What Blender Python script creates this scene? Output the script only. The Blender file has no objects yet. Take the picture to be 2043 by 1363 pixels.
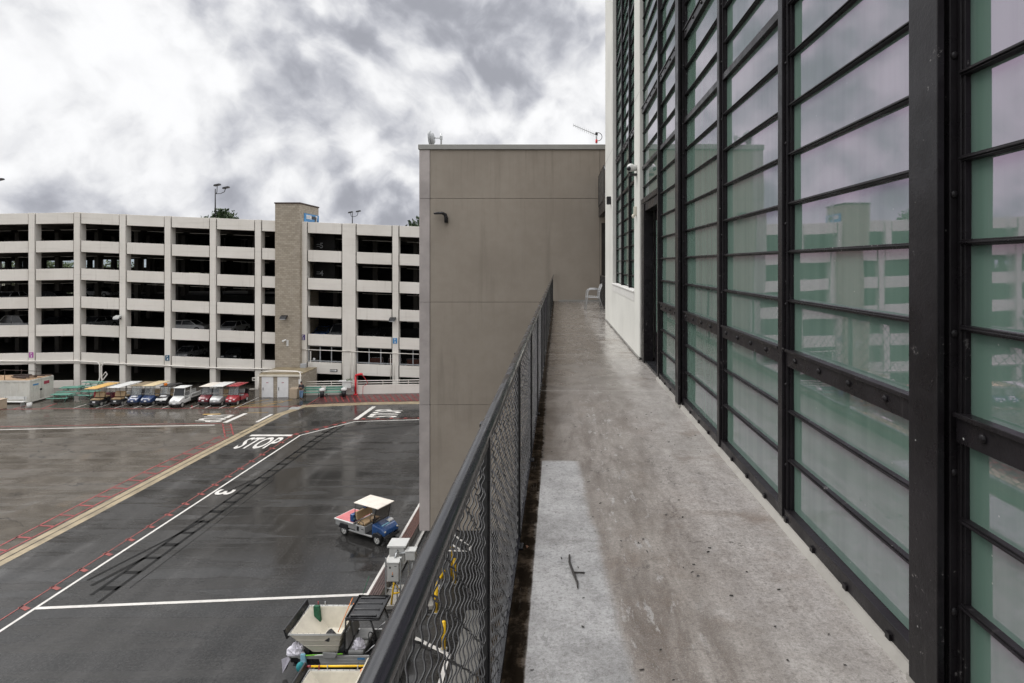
import bpy, math, random
from mathutils import Vector, Matrix, Euler
R = math.radians
random.seed(7)
C = bpy.context.scene.collection
scene = bpy.context.scene

# ------------------------------------------------------------------ mesh helper
class M:
    """Collects simple shapes and links them as ONE mesh object."""
    def __init__(self):
        self.v = []; self.f = []; self.sm = []
    def add(self, vs, fs, smooth=False):
        o = len(self.v)
        self.v += [tuple(p) for p in vs]
        self.f += [tuple(i + o for i in q) for q in fs]
        self.sm += [smooth] * len(fs)
        return self
    def box(self, x0, x1, y0, y1, z0, z1):
        vs = [(x, y, z) for z in (z0, z1) for y in (y0, y1) for x in (x0, x1)]
        return self.add(vs, [(0, 2, 3, 1), (4, 5, 7, 6), (0, 1, 5, 4), (2, 6, 7, 3), (0, 4, 6, 2), (1, 3, 7, 5)])
    def hexa(self, p):
        """8 points: bottom ring of four then top ring of four (counter-clockwise)."""
        return self.add(p, [(3, 2, 1, 0), (4, 5, 6, 7), (0, 1, 5, 4), (1, 2, 6, 5), (2, 3, 7, 6), (3, 0, 4, 7)])
    def prism(self, poly, axis, a, b):
        def mk(u, w, t):
            return {'x': (t, u, w), 'y': (u, t, w), 'z': (u, w, t)}[axis]
        n = len(poly)
        vs = [mk(u, w, a) for u, w in poly] + [mk(u, w, b) for u, w in poly]
        fs = [tuple(range(n))[::-1], tuple(range(n, 2 * n))]
        fs += [(i, (i + 1) % n, n + (i + 1) % n, n + i) for i in range(n)]
        return self.add(vs, fs)
    def quad(self, *p):
        return self.add(p, [tuple(range(len(p)))])
    def tube(self, pts, r, n=8, closed=False, rs=None):
        pts = [Vector(p) for p in pts]; k = len(pts); vs = []; fs = []
        up = Vector((0, 0, 1)); prev = None
        for i, p in enumerate(pts):
            a = pts[(i - 1) % k] if (closed or i > 0) else p
            b = pts[(i + 1) % k] if (closed or i < k - 1) else p
            t = (b - a).normalized()
            if prev is None:
                s = t.cross(up)
                if s.length < 1e-3: s = t.cross(Vector((1, 0, 0)))
            else:
                s = prev - t * prev.dot(t)
                if s.length < 1e-4: s = t.cross(up)
            s.normalize(); prev = s; q = t.cross(s)
            rr = rs[i] if rs else r
            for j in range(n):
                w = 2 * math.pi * j / n
                vs.append(p + (s * math.cos(w) + q * math.sin(w)) * rr)
        for i in range(k if closed else k - 1):
            for j in range(n):
                a = i * n + j; b = i * n + (j + 1) % n
                c = ((i + 1) % k) * n + (j + 1) % n; d = ((i + 1) % k) * n + j
                fs.append((a, b, c, d))
        self.add(vs, fs, True)
        if not closed:
            o = len(self.v) - len(vs)
            self.f += [tuple(o + j for j in range(n))[::-1], tuple(o + (k - 1) * n + j for j in range(n))]
            self.sm += [False, False]
        return self
    def cyl(self, p, q, r, n=12, r2=None):
        return self.tube([p, q], r, n, rs=[r, r if r2 is None else r2])
    def ell(self, c, rx, ry, rz, n=12, m=8):
        vs = []; fs = []
        for i in range(m + 1):
            t = math.pi * i / m
            for j in range(n):
                w = 2 * math.pi * j / n
                vs.append((c[0] + rx * math.sin(t) * math.cos(w), c[1] + ry * math.sin(t) * math.sin(w), c[2] + rz * math.cos(t)))
        for i in range(m):
            for j in range(n):
                fs.append((i * n + j, (i + 1) * n + j, (i + 1) * n + (j + 1) % n, i * n + (j + 1) % n))
        return self.add(vs, fs, True)
    def text(self, s, mat4):
        """Flat lettering, one unit cap height, centred; placed by a matrix."""
        vs, fs = text_mesh(s)
        return self.add([mat4 @ Vector(p) for p in vs], fs)
    def xf(self, mat4, start=0):
        self.v[start:] = [tuple(mat4 @ Vector(p)) for p in self.v[start:]]
        return self
    def build(self, name, m, parent=None, bevel=0, kind=None, label=None, seg=2, loc=None, autosm=True):
        me = bpy.data.meshes.new(name)
        me.from_pydata(self.v, [], self.f)
        me.polygons.foreach_set('use_smooth', self.sm)
        me.update()
        if m: me.materials.append(m)
        o = bpy.data.objects.new(name, me); C.objects.link(o)
        if parent is not None: o.parent = parent
        if loc is not None: o.location = loc
        if kind: o['kind'] = kind
        if label: o['label'] = label
        if bevel:
            b = o.modifiers.new('bevel', 'BEVEL'); b.width = bevel; b.segments = seg
            b.limit_method = 'ANGLE'; b.angle_limit = R(38); b.harden_normals = False
        return o

_tc = {}
def text_mesh(s):
    if s in _tc: return _tc[s]
    cu = bpy.data.curves.new('lettering', 'FONT'); cu.body = s; cu.size = 1.0
    cu.align_x = 'CENTER'; cu.align_y = 'CENTER'; cu.resolution_u = 4; cu.offset = 0.02
    ob = bpy.data.objects.new('lettering', cu); C.objects.link(ob)
    bpy.context.view_layer.update()
    dg = bpy.context.evaluated_depsgraph_get()
    me = bpy.data.meshes.new_from_object(ob.evaluated_get(dg))
    vs = [v.co.copy() for v in me.vertices]; fs = [tuple(p.vertices) for p in me.polygons]
    xs = [v.x for v in vs]; ys = [v.y for v in vs]
    cx, cy = (min(xs) + max(xs)) / 2, (min(ys) + max(ys)) / 2
    w, h = max(xs) - min(xs), max(ys) - min(ys)
    vs = [((v.x - cx) / h, (v.y - cy) / h, 0) for v in vs]
    bpy.data.objects.remove(ob); bpy.data.curves.remove(cu); bpy.data.meshes.remove(me)
    _tc[s] = (vs, fs)
    return _tc[s]
def text_w(s):
    xs = [v[0] for v in text_mesh(s)[0]]
    return max(xs) - min(xs)

def thing(name, label, cat, loc=(0, 0, 0), rotz=0, group=None):
    o = bpy.data.objects.new(name, None); C.objects.link(o)
    o.location = loc; o.rotation_euler = (0, 0, rotz); o.empty_display_size = 0.2
    o['label'] = label; o['category'] = cat
    if group: o['group'] = group
    return o
def tag(o, label, cat, group=None):
    o['label'] = label; o['category'] = cat
    if group: o['group'] = group
    return o
def dup_tree(o, parent=None):
    c = o.copy(); C.objects.link(c)
    if parent is not None: c.parent = parent
    for ch in list(o.children): dup_tree(ch, c)
    return c

# ------------------------------------------------------------------ node helper
class N:
    def __init__(self, tree): self.t = tree
    def n(self, typ, **kw):
        x = self.t.nodes.new(typ)
        for k, v in kw.items(): setattr(x, k, v)
        return x
    def put(self, sock, v):
        if v is None: return
        if hasattr(v, 'is_output') or hasattr(v, 'links'): self.t.links.new(v, sock)
        else:
            if sock.type == 'RGBA' and not hasattr(v, '__len__'): v = (v, v, v, 1)
            elif sock.type == 'RGBA' and len(v) == 3: v = (*v, 1)
            sock.default_value = v
    def math(self, op, a, b=None, c=None, clamp=False):
        x = self.n('ShaderNodeMath', operation=op); x.use_clamp = clamp
        self.put(x.inputs[0], a); self.put(x.inputs[1], b); self.put(x.inputs[2], c)
        return x.outputs[0]
    def vmath(self, op, a, b=None, scale=None):
        x = self.n('ShaderNodeVectorMath', operation=op)
        self.put(x.inputs[0], a); self.put(x.inputs[1], b)
        if scale is not None: self.put(x.inputs['Scale'], scale)
        return x.outputs['Value'] if op in ('LENGTH', 'DOT_PRODUCT', 'DISTANCE') else x.outputs[0]
    def noise(self, vec, scale, detail=4, rough=0.55, dist=0, color=False):
        x = self.n('ShaderNodeTexNoise'); self.put(x.inputs['Vector'], vec)
        self.put(x.inputs['Scale'], scale); x.inputs['Detail'].default_value = detail
        x.inputs['Roughness'].default_value = rough; x.inputs['Distortion'].default_value = dist
        return x.outputs['Color' if color else 'Fac']
    def vor(self, vec, scale, feature='F1', rand=1.0):
        x = self.n('ShaderNodeTexVoronoi', feature=feature); self.put(x.inputs['Vector'], vec)
        self.put(x.inputs['Scale'], scale); x.inputs['Randomness'].default_value = rand
        return x.outputs['Distance']
    def step(self, v, a, b, lo=0.0, hi=1.0):
        x = self.n('ShaderNodeMapRange', interpolation_type='SMOOTHSTEP')
        self.put(x.inputs['Value'], v); self.put(x.inputs['From Min'], a); self.put(x.inputs['From Max'], b)
        self.put(x.inputs['To Min'], lo); self.put(x.inputs['To Max'], hi)
        return x.outputs['Result']
    def mix(self, f, a, b, mode='MIX'):
        x = self.n('ShaderNodeMix', data_type='RGBA', blend_type=mode)
        self.put(x.inputs['Factor'], f); self.put(x.inputs['A'] if False else x.inputs[6], a); self.put(x.inputs[7], b)
        return x.outputs[2]
    def sep(self, v):
        x = self.n('ShaderNodeSeparateXYZ'); self.put(x.inputs[0], v); return x.outputs
    def comb(self, a, b, c):
        x = self.n('ShaderNodeCombineXYZ')
        for i, q in enumerate((a, b, c)): self.put(x.inputs[i], q)
        return x.outputs[0]
    def bump(self, h, strength, dist=0.01):
        x = self.n('ShaderNodeBump'); self.put(x.inputs['Height'], h)
        x.inputs['Strength'].default_value = strength; x.inputs['Distance'].default_value = dist
        return x.outputs['Normal']

def new_mat(name):
    m = bpy.data.materials.new(name); m.use_nodes = True
    t = m.node_tree
    b = t.nodes['Principled BSDF']
    return m, N(t), b
def pos(n): return n.n('ShaderNodeNewGeometry').outputs['Position']
def obj_co(n): return n.n('ShaderNodeTexCoord').outputs['Object']

def mat(name, col, rough=0.5, metal=0.0, var=0.12, scale=3.0, bump=0.0, bscale=40, dirt=0.0, dirtcol=(0.05, 0.04, 0.03),
        spec=None, coat=0.0, streak=0.0):
    """General weathered material: tone drift, dirt blotches, rain streaks, fine bump."""
    m, n, b = new_mat(name)
    p = pos(n)
    f = n.noise(p, scale, 5, 0.6)
    lo = tuple(c * (1 - var) for c in col); hi = tuple(min(1, c * (1 + var)) for c in col)
    c = n.mix(n.step(f, 0.3, 0.7), lo, hi)
    if dirt:
        d = n.step(n.noise(p, scale * 2.7, 6, 0.7), 0.5, 0.75, 0, dirt)
        c = n.mix(d, c, dirtcol)
    if streak:
        s = n.sep(p)
        sv = n.comb(n.math('MULTIPLY', s[0], 6), n.math('MULTIPLY', s[1], 6), n.math('MULTIPLY', s[2], 0.35))
        d = n.step(n.noise(sv, 1.0, 5, 0.65), 0.52, 0.8, 0, streak)
        c = n.mix(d, c, dirtcol)
    n.put(b.inputs['Base Color'], c)
    n.put(b.inputs['Roughness'], n.step(n.noise(p, scale * 1.7, 3), 0.3, 0.7, max(0.03, rough - 0.08), min(1, rough + 0.08)))
    b.inputs['Metallic'].default_value = metal
    if spec is not None: b.inputs['Specular IOR Level'].default_value = spec
    if coat: b.inputs['Coat Weight'].default_value = coat; b.inputs['Coat Roughness'].default_value = 0.08
    if bump: n.put(b.inputs['Normal'], n.bump(n.noise(p, bscale, 4, 0.6), bump, 0.01))
    return m

EYE = 13.5          # eye height above the yard
FL = 12.0           # walkway floor level
# ------------------------------------------------------------------ camera
cam_d = bpy.data.cameras.new('camera'); cam = bpy.data.objects.new('camera', cam_d); C.objects.link(cam)
cam.location = (0, 0, EYE); cam.rotation_euler = (R(90), 0, 0)
cam_d.sensor_width = 36; cam_d.lens = 36 * 1150 / 2043
cam_d.shift_x = -(1114 - 1021.5) / 2043; cam_d.shift_y = -(681.5 - 527) / 2043
cam_d.clip_start = 0.05; cam_d.clip_end = 6000
scene.camera = cam
scene.view_settings.view_transform = 'Standard'; scene.view_settings.look = 'None'
scene.view_settings.exposure = 0; scene.view_settings.gamma = 1
scene.cycles.max_bounces = 5; scene.cycles.diffuse_bounces = 3; scene.cycles.glossy_bounces = 3
scene.cycles.transparent_max_bounces = 12

# ------------------------------------------------------------------ sky: broken overcast over a daylight sky
SUN_EL, SUN_AZ = 52, -62      # azimuth from +Y, negative = to the left
w = bpy.data.worlds.new('World'); scene.world = w; w.use_nodes = True
wt = w.node_tree; n = N(wt)
bg = wt.nodes['Background']; bg.inputs['Strength'].default_value = 0.1
sky = n.n('ShaderNodeTexSky', sky_type='NISHITA'); sky.sun_disc = False
sky.sun_elevation = R(SUN_EL); sky.sun_rotation = R(SUN_AZ)
d = n.n('ShaderNodeTexCoord').outputs['Generated']
ds = n.sep(d)
along = n.math('MULTIPLY', n.math('SUBTRACT', ds[0], ds[2]), 0.7071)
across = n.math('MULTIPLY', n.math('ADD', ds[0], ds[2]), 0.7071)
P = n.comb(n.math('MULTIPLY', along, 2.15), n.math('MULTIPLY', across, 2.1), n.math('MULTIPLY', ds[1], 1.7))
warp = n.vmath('SCALE', n.vmath('SUBTRACT', n.noise(P, 1.7, 5, 0.5, color=True), (0.5, 0.5, 0.5)), scale=0.34)
Pw = n.vmath('ADD', P, warp)
def puff(v, sc):
    x = n.n('ShaderNodeTexVoronoi', feature='F1'); n.put(x.inputs['Vector'], v)
    x.inputs['Scale'].default_value = sc
    x.inputs['Detail'].default_value = 2; x.inputs['Roughness'].default_value = 0.52; x.normalize = True
    return n.math('SUBTRACT', 1.0, x.outputs['Distance'])
def body(off):
    v = n.vmath('ADD', Pw, off)
    return n.math('ADD', n.math('MULTIPLY', n.noise(v, 2.6, 8, 0.56), 0.80), n.math('MULTIPLY', puff(v, 4.2), 0.66))
big = n.noise(n.vmath('ADD', Pw, (3.1, 1.7, 0.4)), 1.2, 2, 0.5)
n1 = body((0, 0, 0)); n2 = body((-0.05, 0.06, 0.03))
relief = n.math('MULTIPLY', n.math('SUBTRACT', n1, n2), 5.8)
def blob(dx, dy, dz, sharp):
    v = Vector((dx, dy, dz)).normalized()
    dd = n.vmath('DISTANCE', n.vmath('ADD', d, n.vmath('SCALE', warp, scale=0.30)), tuple(v))
    return n.step(dd, sharp, 0.0)
dens = n.math('ADD', n.math('MULTIPLY', big, 0.35), n.math('SUBTRACT', n1, 0.33))
# large cloud masses as they hang over the garage: darker bank ahead and above, thin bright veil to the left
for (x, y, s, k) in ((905, -10, 0.27, 0.22), (980, 90, 0.13, 0.08), (640, 200, 0.17, 0.06), (470, 40, 0.17, 0.10), (560, 120, 0.15, 0.06), (760, 330, 0.17, 0.12), (640, 290, 0.12, 0.05), (1010, 220, 0.10, 0.07),
                     (480, 310, 0.12, 0.09), (800, 420, 0.14, 0.11), (250, 370, 0.20, 0.06), (760, 180, 0.50, 0.13), (300, 400, 0.45, 0.06),
                     (130, 110, 0.40, -0.05), (330, 230, 0.22, -0.09), (820, 110, 0.10, -0.10), (850, 220, 0.12, -0.06), (1180, 120, 0.16, -0.10), (520, 360, 0.05, -0.08), (350, 120, .18, -0.08)):
    dens = n.math('ADD', dens, n.math('MULTIPLY', blob(x - 1114, 1150, 527 - y, s), k))
cover = n.step(dens, 0.42, 1.06)
val = n.math('SUBTRACT', 1.02, n.math('MULTIPLY', cover, 0.70))
val = n.math('ADD', val, n.math('MULTIPLY', relief, n.step(dens, 0.40, 0.68, 0.14, 0.62)))
val = n.step(val, -0.12, 1.12, 0.41, 1.0)
up = n.step(ds[2], 0.40, 0.95, 1.0, 3.1)       # brighter toward the zenith
val = n.math('MULTIPLY', val, up)
tint = n.mix(n.step(val, 0.3, 1.0), (0.90, 0.93, 1.05), (0.99, 0.995, 1.01))
cl = n.vmath('SCALE', tint, scale=n.math('MULTIPLY', val, 10.0))
thin = n.step(dens, 0.30, 0.42)
col = n.mix(thin, n.mix(0.75, sky.outputs['Color'], cl), cl)
ground_side = n.step(ds[2], -0.05, 0.0)
col = n.mix(ground_side, (2.0, 2.0, 2.0), col)
n.put(bg.inputs['Color'], col)

sun_d = bpy.data.lights.new('sun', 'SUN'); sun = bpy.data.objects.new('sun', sun_d); C.objects.link(sun)
sun_d.energy = 1.25; sun_d.angle = R(22); sun_d.color = (1.0, 0.965, 0.92)
az = R(SUN_AZ); el = R(SUN_EL)
sdir = Vector((math.sin(az) * math.cos(el), math.cos(az) * math.cos(el), math.sin(el)))
sun.rotation_euler = (-sdir).to_track_quat('-Z', 'Y').to_euler()
sun.location = sdir * 60
# ------------------------------------------------------------------ materials
def asphalt_mat():
    m, n, b = new_mat('wet_asphalt')
    p = pos(n); s = n.sep(p)
    big = n.noise(p, 0.10, 5, 0.6); mid = n.noise(p, 0.55, 6, 0.62)
    st = n.noise(n.comb(n.math('MULTIPLY', s[0], 0.55), n.math('MULTIPLY', s[1], 0.10), 0.0), 1.0, 6, 0.62, 0.6)
    st2 = n.noise(n.comb(n.math('MULTIPLY', s[0], 0.12), n.math('MULTIPLY', s[1], 1.1), 3.0), 1.0, 5, 0.6, 0.5)
    fine = n.noise(p, 45, 3, 0.7)
    old = n.step(n.math('ADD', s[0], n.math('MULTIPLY', n.math('SUBTRACT', mid, 0.5), 0.3)), -25.2, -25.4)
    c_new = n.mix(n.step(st, 0.35, 0.7), (0.012, 0.0115, 0.011), (0.034, 0.0325, 0.0315))
    c_old = n.mix(n.step(mid, 0.3, 0.7), (0.060, 0.051, 0.041), (0.098, 0.085, 0.070))
    c = n.mix(old, c_new, c_old)
    # drier pale scuffs where carts turn
    dry = n.math('MULTIPLY', n.step(st, 0.55, 0.72), n.step(mid, 0.45, 0.65))
    c = n.mix(n.math('MULTIPLY', dry, 0.55), c, (0.115, 0.113, 0.11))
    # rust and oil
    oil = n.step(n.noise(p, 0.33, 5, 0.7), 0.60, 0.72)
    c = n.mix(n.math('MULTIPLY', oil, 0.65), c, (0.016, 0.015, 0.014))
    rust = n.math('MULTIPLY', n.step(n.noise(n.vmath('ADD', p, (9, 4, 0)), 0.28, 4), 0.62, 0.72), old)
    c = n.mix(n.math('MULTIPLY', rust, 0.35), c, (0.13, 0.09, 0.055))
    # hairline cracks
    cr = n.n('ShaderNodeTexVoronoi', feature='DISTANCE_TO_EDGE')
    n.put(cr.inputs['Vector'], n.vmath('ADD', p, n.vmath('SCALE', n.noise(p, 0.9, 4, color=True), scale=1.6)))
    cr.inputs['Scale'].default_value = 0.16
    crack = n.math('MULTIPLY', n.step(cr.outputs['Distance'], 0.009, 0.003), n.step(mid, 0.40, 0.50))
    c = n.mix(n.math('MULTIPLY', crack, 0.8), c, (0.012, 0.012, 0.012))
    c = n.mix(n.math('MULTIPLY', n.step(n.noise(p, 11, 5, 0.8), 0.42, 0.68), 0.30), c, (0.095, 0.093, 0.09))
    n.put(b.inputs['Base Color'], c)
    wet = n.step(n.math('ADD', n.math('MULTIPLY', st2, 0.7), n.math('MULTIPLY', big, 0.6)), 0.54, 0.72)
    far = n.step(s[1], 46, 54)
    wet = n.math('MAXIMUM', wet, n.math('MULTIPLY', far, n.step(mid, 0.35, 0.55)))
    n.put(b.inputs['Roughness'], n.step(wet, 0, 1, 0.40, 0.10))
    b.inputs['IOR'].default_value = 1.36
    hgt = n.math('MULTIPLY', n.noise(p, 30, 4, 0.7), n.step(wet, 0.4, 1.0, 1.0, 0.12))
    n.put(b.inputs['Normal'], n.bump(hgt, 0.35, 0.012))
    return m

def walkway_mat():
    m, n, b = new_mat('stained_concrete')
    p = pos(n); s = n.sep(p); x = s[0]; y = s[1]
    e = n.noise(p, 3.0, 7, 0.68); e2 = n.noise(p, 9, 7, 0.75); fine = n.noise(p, 60, 4, 0.75); grit = n.noise(p, 190, 2, 0.7)
    lng = n.noise(n.comb(n.math('MULTIPLY', x, 6.5), n.math('MULTIPLY', y, 1.5), 0.0), 1.0, 10, 0.74, 0.35)
    crs = n.noise(n.comb(n.math('MULTIPLY', x, 1.4), n.math('MULTIPLY', y, 2.6), 5.0), 1.0, 6, 0.65)
    tan = n.mix(n.step(lng, 0.32, 0.68), (0.138, 0.112, 0.092), (0.345, 0.314, 0.282))
    tan = n.mix(n.math('MULTIPLY', n.step(crs, 0.46, 0.70), 0.55), tan, (0.17, 0.145, 0.122))
    # pale worn lane along the glazing
    lane = n.step(n.math('ADD', x, n.math('MULTIPLY', n.math('SUBTRACT', e, 0.5), 0.5)), 0.50, 1.0)
    c = n.mix(n.math('MULTIPLY', lane, 0.42), tan, n.mix(n.step(e2, 0.35, 0.65), (0.37, 0.355, 0.335), (0.56, 0.548, 0.53)))
    # big soft brown stains
    so = n.step(n.noise(n.vmath('ADD', p, (2, 7, 0)), 1.5, 6, 0.7), 0.50, 0.72)
    c = n.mix(n.math('MULTIPLY', so, 0.80), c, (0.165, 0.124, 0.094))
    # far end, brown and wet, crossed by pour joints
    farm = n.step(y, 4.6, 8.5)
    nearleft = n.step(n.math('ADD', x, n.math('MULTIPLY', n.math('SUBTRACT', e, 0.5), 0.25)), 0.84, 0.72)
    c = n.mix(n.math('MULTIPLY', n.math('MULTIPLY', farm, nearleft), 0.78), c, n.mix(n.step(e, 0.3, 0.7), (0.125, 0.106, 0.088), (0.225, 0.198, 0.170)))
    # scraped flakes of old coating
    fl = n.math('MULTIPLY', n.step(n.noise(n.comb(n.math('MULTIPLY', x, 16), n.math('MULTIPLY', y, 5), 2.0), 1.0, 7, 0.75), 0.57, 0.61), n.step(n.math('ABSOLUTE', n.math('SUBTRACT', x, 0.40)), 0.32, 0.05))
    c = n.mix(n.math('MULTIPLY', fl, 0.55), c, (0.50, 0.49, 0.475))
    # pale rectangular patch of repair coating beside the railing
    ex = n.math('ADD', x, n.math('MULTIPLY', n.math('SUBTRACT', e2, 0.5), 0.05))
    edge_r = n.math('SUBTRACT', 0.235, n.math('MULTIPLY', n.math('SUBTRACT', 2.6, y), -0.055))
    inx = n.math('MULTIPLY', n.step(n.math('ADD', x, n.math('MULTIPLY', n.math('SUBTRACT', e2, .5), 0.012)), -0.128, -0.118), n.step(n.math('ADD', n.math('SUBTRACT', ex, edge_r), n.math('MULTIPLY', n.math('SUBTRACT', e, 0.5), 0.10)), 0.035, -0.025))
    iny = n.step(n.math('ADD', y, n.math('MULTIPLY', n.math('SUBTRACT', e2, 0.5), 0.08)), 4.42, 4.37)
    patch = n.math('MULTIPLY', inx, iny)
    pc = n.mix(n.step(n.noise(p, 2.2, 6, 0.7), 0.34, 0.66), (0.26, 0.258, 0.255), (0.47, 0.468, 0.464))
    pc = n.mix(n.math('MULTIPLY', n.step(n.noise(p, 14, 6, 0.8), 0.50, 0.66), 0.55), pc, (0.15, 0.15, 0.15))
    c = n.mix(n.math('MULTIPLY', patch, 0.93), c, pc)
    # dark wet gutter below the railing, with pale drip trails
    gx = n.math('ADD', x, n.math('MULTIPLY', n.math('SUBTRACT', e2, 0.5), 0.09))
    gut = n.math('MULTIPLY', n.step(n.math('ADD', gx, n.math('MULTIPLY', farm, 0.03)), -0.105, -0.140), n.math('SUBTRACT', 1.0, patch))
    gc = n.mix(n.step(n.noise(p, 9, 8, 0.78), 0.46, 0.70), (0.009, 0.0065, 0.004), (0.080, 0.060, 0.042))
    drip = n.math('MULTIPLY', n.step(n.noise(n.comb(n.math('MULTIPLY', x, 85), n.math('MULTIPLY', y, 5), 1.0), 1.0, 6, 0.8), 0.58, 0.66), n.step(n.noise(p, 4, 3), 0.45, 0.6))
    gc = n.mix(n.math('MULTIPLY', drip, 0.34), gc, (0.30, 0.27, 0.24))
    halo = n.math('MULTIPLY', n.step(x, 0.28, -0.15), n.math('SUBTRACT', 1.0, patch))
    # specks and grit
    c = n.mix(n.math('MULTIPLY', n.step(fine, 0.50, 0.66), 0.50), c, (0.085, 0.075, 0.066))
    c = n.mix(n.math('MULTIPLY', n.step(grit, 0.5, 0.7), 0.30), c, (0.60, 0.59, 0.57))
    sp = n.step(n.vor(p, 11), 0.05, 0.025)
    c = n.mix(n.math('MULTIPLY', sp, n.step(n.noise(p, 5, 2), 0.52, 0.6)), c, (0.035, 0.03, 0.025))
    ck = n.n('ShaderNodeTexVoronoi', feature='DISTANCE_TO_EDGE'); n.put(ck.inputs['Vector'], n.vmath('ADD', p, n.vmath('SCALE', n.noise(p, 2.2, 6, 0.7, color=True), scale=0.5)))
    ck.inputs['Scale'].default_value = 0.85
    crk = n.math('MULTIPLY', n.math('MULTIPLY', n.step(ck.outputs['Distance'], 0.0045, 0.0015), n.step(e, 0.47, 0.56)), n.math('SUBTRACT', 1.0, patch))
    c = n.mix(n.math('MULTIPLY', crk, 0.7), c, (0.05, 0.043, 0.037))
    c = n.mix(n.math('MULTIPLY', n.step(n.noise(p, 6.5, 8, 0.8), 0.55, 0.68), 0.45), c, (0.115, 0.095, 0.08))
    c = n.mix(n.math('MULTIPLY', n.step(n.noise(n.vmath('ADD', p, (4, 1, 2)), 5.0, 8, 0.8), 0.57, 0.70), 0.40), c, (0.50, 0.48, 0.455))
    g1 = n.noise(p, 34, 5, 0.78); g2 = n.noise(n.vmath('ADD', p, (7, 3, 1)), 85, 3, 0.75)
    c = n.mix(n.step(n.math('ADD', n.math('MULTIPLY', g1, .55), n.math('MULTIPLY', g2, .45)), 0.36, 0.60, 0.36, 0.0), c, (0.06, 0.052, 0.045))
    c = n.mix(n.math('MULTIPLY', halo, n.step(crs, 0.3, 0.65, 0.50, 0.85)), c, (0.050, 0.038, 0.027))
    c = n.mix(n.math('MULTIPLY', gut, n.step(farm, 0.0, 1.0, 0.95, 0.6)), c, gc)
    # pour joints across the deck
    jy = n.math('ABSOLUTE', n.math('SUBTRACT', n.math('FRACT', n.math('DIVIDE', n.math('ADD', y, n.math('MULTIPLY', n.math('SUBTRACT', e, .5), 0.1)), 2.73)), 0.5))
    c = n.mix(n.math('MULTIPLY', n.math('MULTIPLY', n.step(jy, 0.008, 0.003), n.step(y, 4.8, 5.6)), 0.30), c, (0.42, 0.40, 0.37))
    n.put(b.inputs['Base Color'], c)
    rr = n.math('ADD', n.math('MULTIPLY', n.step(n.noise(p, 2.3, 5), 0.35, 0.65), 0.16), 0.36)
    film = n.math('MULTIPLY', n.step(y, 5.0, 10.5), n.step(e, 0.30, 0.55))
    rr = n.math('SUBTRACT', rr, n.math('MULTIPLY', film, 0.30))
    rr = n.math('SUBTRACT', rr, n.math('MULTIPLY', n.math('MAXIMUM', gut, n.math('MULTIPLY', fl, 0.6)), 0.16))
    n.put(b.inputs['Roughness'], n.math('MAXIMUM', rr, 0.08))
    n.put(b.inputs['Specular IOR Level'], n.step(n.math('MAXIMUM', gut, n.math('MULTIPLY', halo, 0.7)), 0.0, 1.0, 0.42, 0.0))
    h = n.math('ADD', n.math('MULTIPLY', e2, 0.6), n.math('MULTIPLY', fine, 0.35))
    h = n.math('ADD', h, n.math('MULTIPLY', patch, 0.25)); h = n.math('ADD', h, n.math('MULTIPLY', fl, 0.25))
    n.put(b.inputs['Normal'], n.bump(h, 0.45, 0.006))
    return m

def glass_mat():
    m, n, b = new_mat('frosted_green_glass')
    p = pos(n); s = n.sep(p)
    cur = n.noise(n.comb(n.math('MULTIPLY', s[1], 9), n.math('MULTIPLY', s[2], 0.25), 0.0), 1.0, 4, 0.6)
    c = n.mix(n.step(cur, 0.35, 0.65), (0.122, 0.196, 0.160), (0.150, 0.228, 0.190))
    drips = n.math('MULTIPLY', n.step(n.noise(n.comb(n.math('MULTIPLY', s[1], 38), n.math('MULTIPLY', s[2], 0.8), 4.0), 1.0, 5, 0.7), 0.62, 0.72), 0.35)
    c = n.mix(drips, c, (0.175, 0.24, 0.21))
    spk = n.math('MULTIPLY', n.step(n.vor(p, 13), 0.055, 0.02), n.step(n.noise(p, 2.1, 2), 0.48, 0.56))
    c = n.mix(n.math('MULTIPLY', spk, 0.6), c, (0.5, 0.52, 0.5))
    n.put(b.inputs['Base Color'], c)
    b.inputs['IOR'].default_value = 2.95
    n.put(b.inputs['Roughness'], n.step(n.noise(n.comb(n.math('MULTIPLY', s[1], 12), n.math('MULTIPLY', s[2], 1.2), 7.0), 1.0, 5, 0.7), 0.45, 0.75, 0.012, 0.075))
    b.inputs['Specular Tint'].default_value = (1.0, 0.70, 1.0, 1)
    wv = n.math('ADD', n.noise(p, 1.6, 2, 0.4), n.math('MULTIPLY', n.noise(p, 5, 2, 0.4), 0.06))
    n.put(b.inputs['Normal'], n.bump(wv, 0.10, 0.012))
    return m

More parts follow.
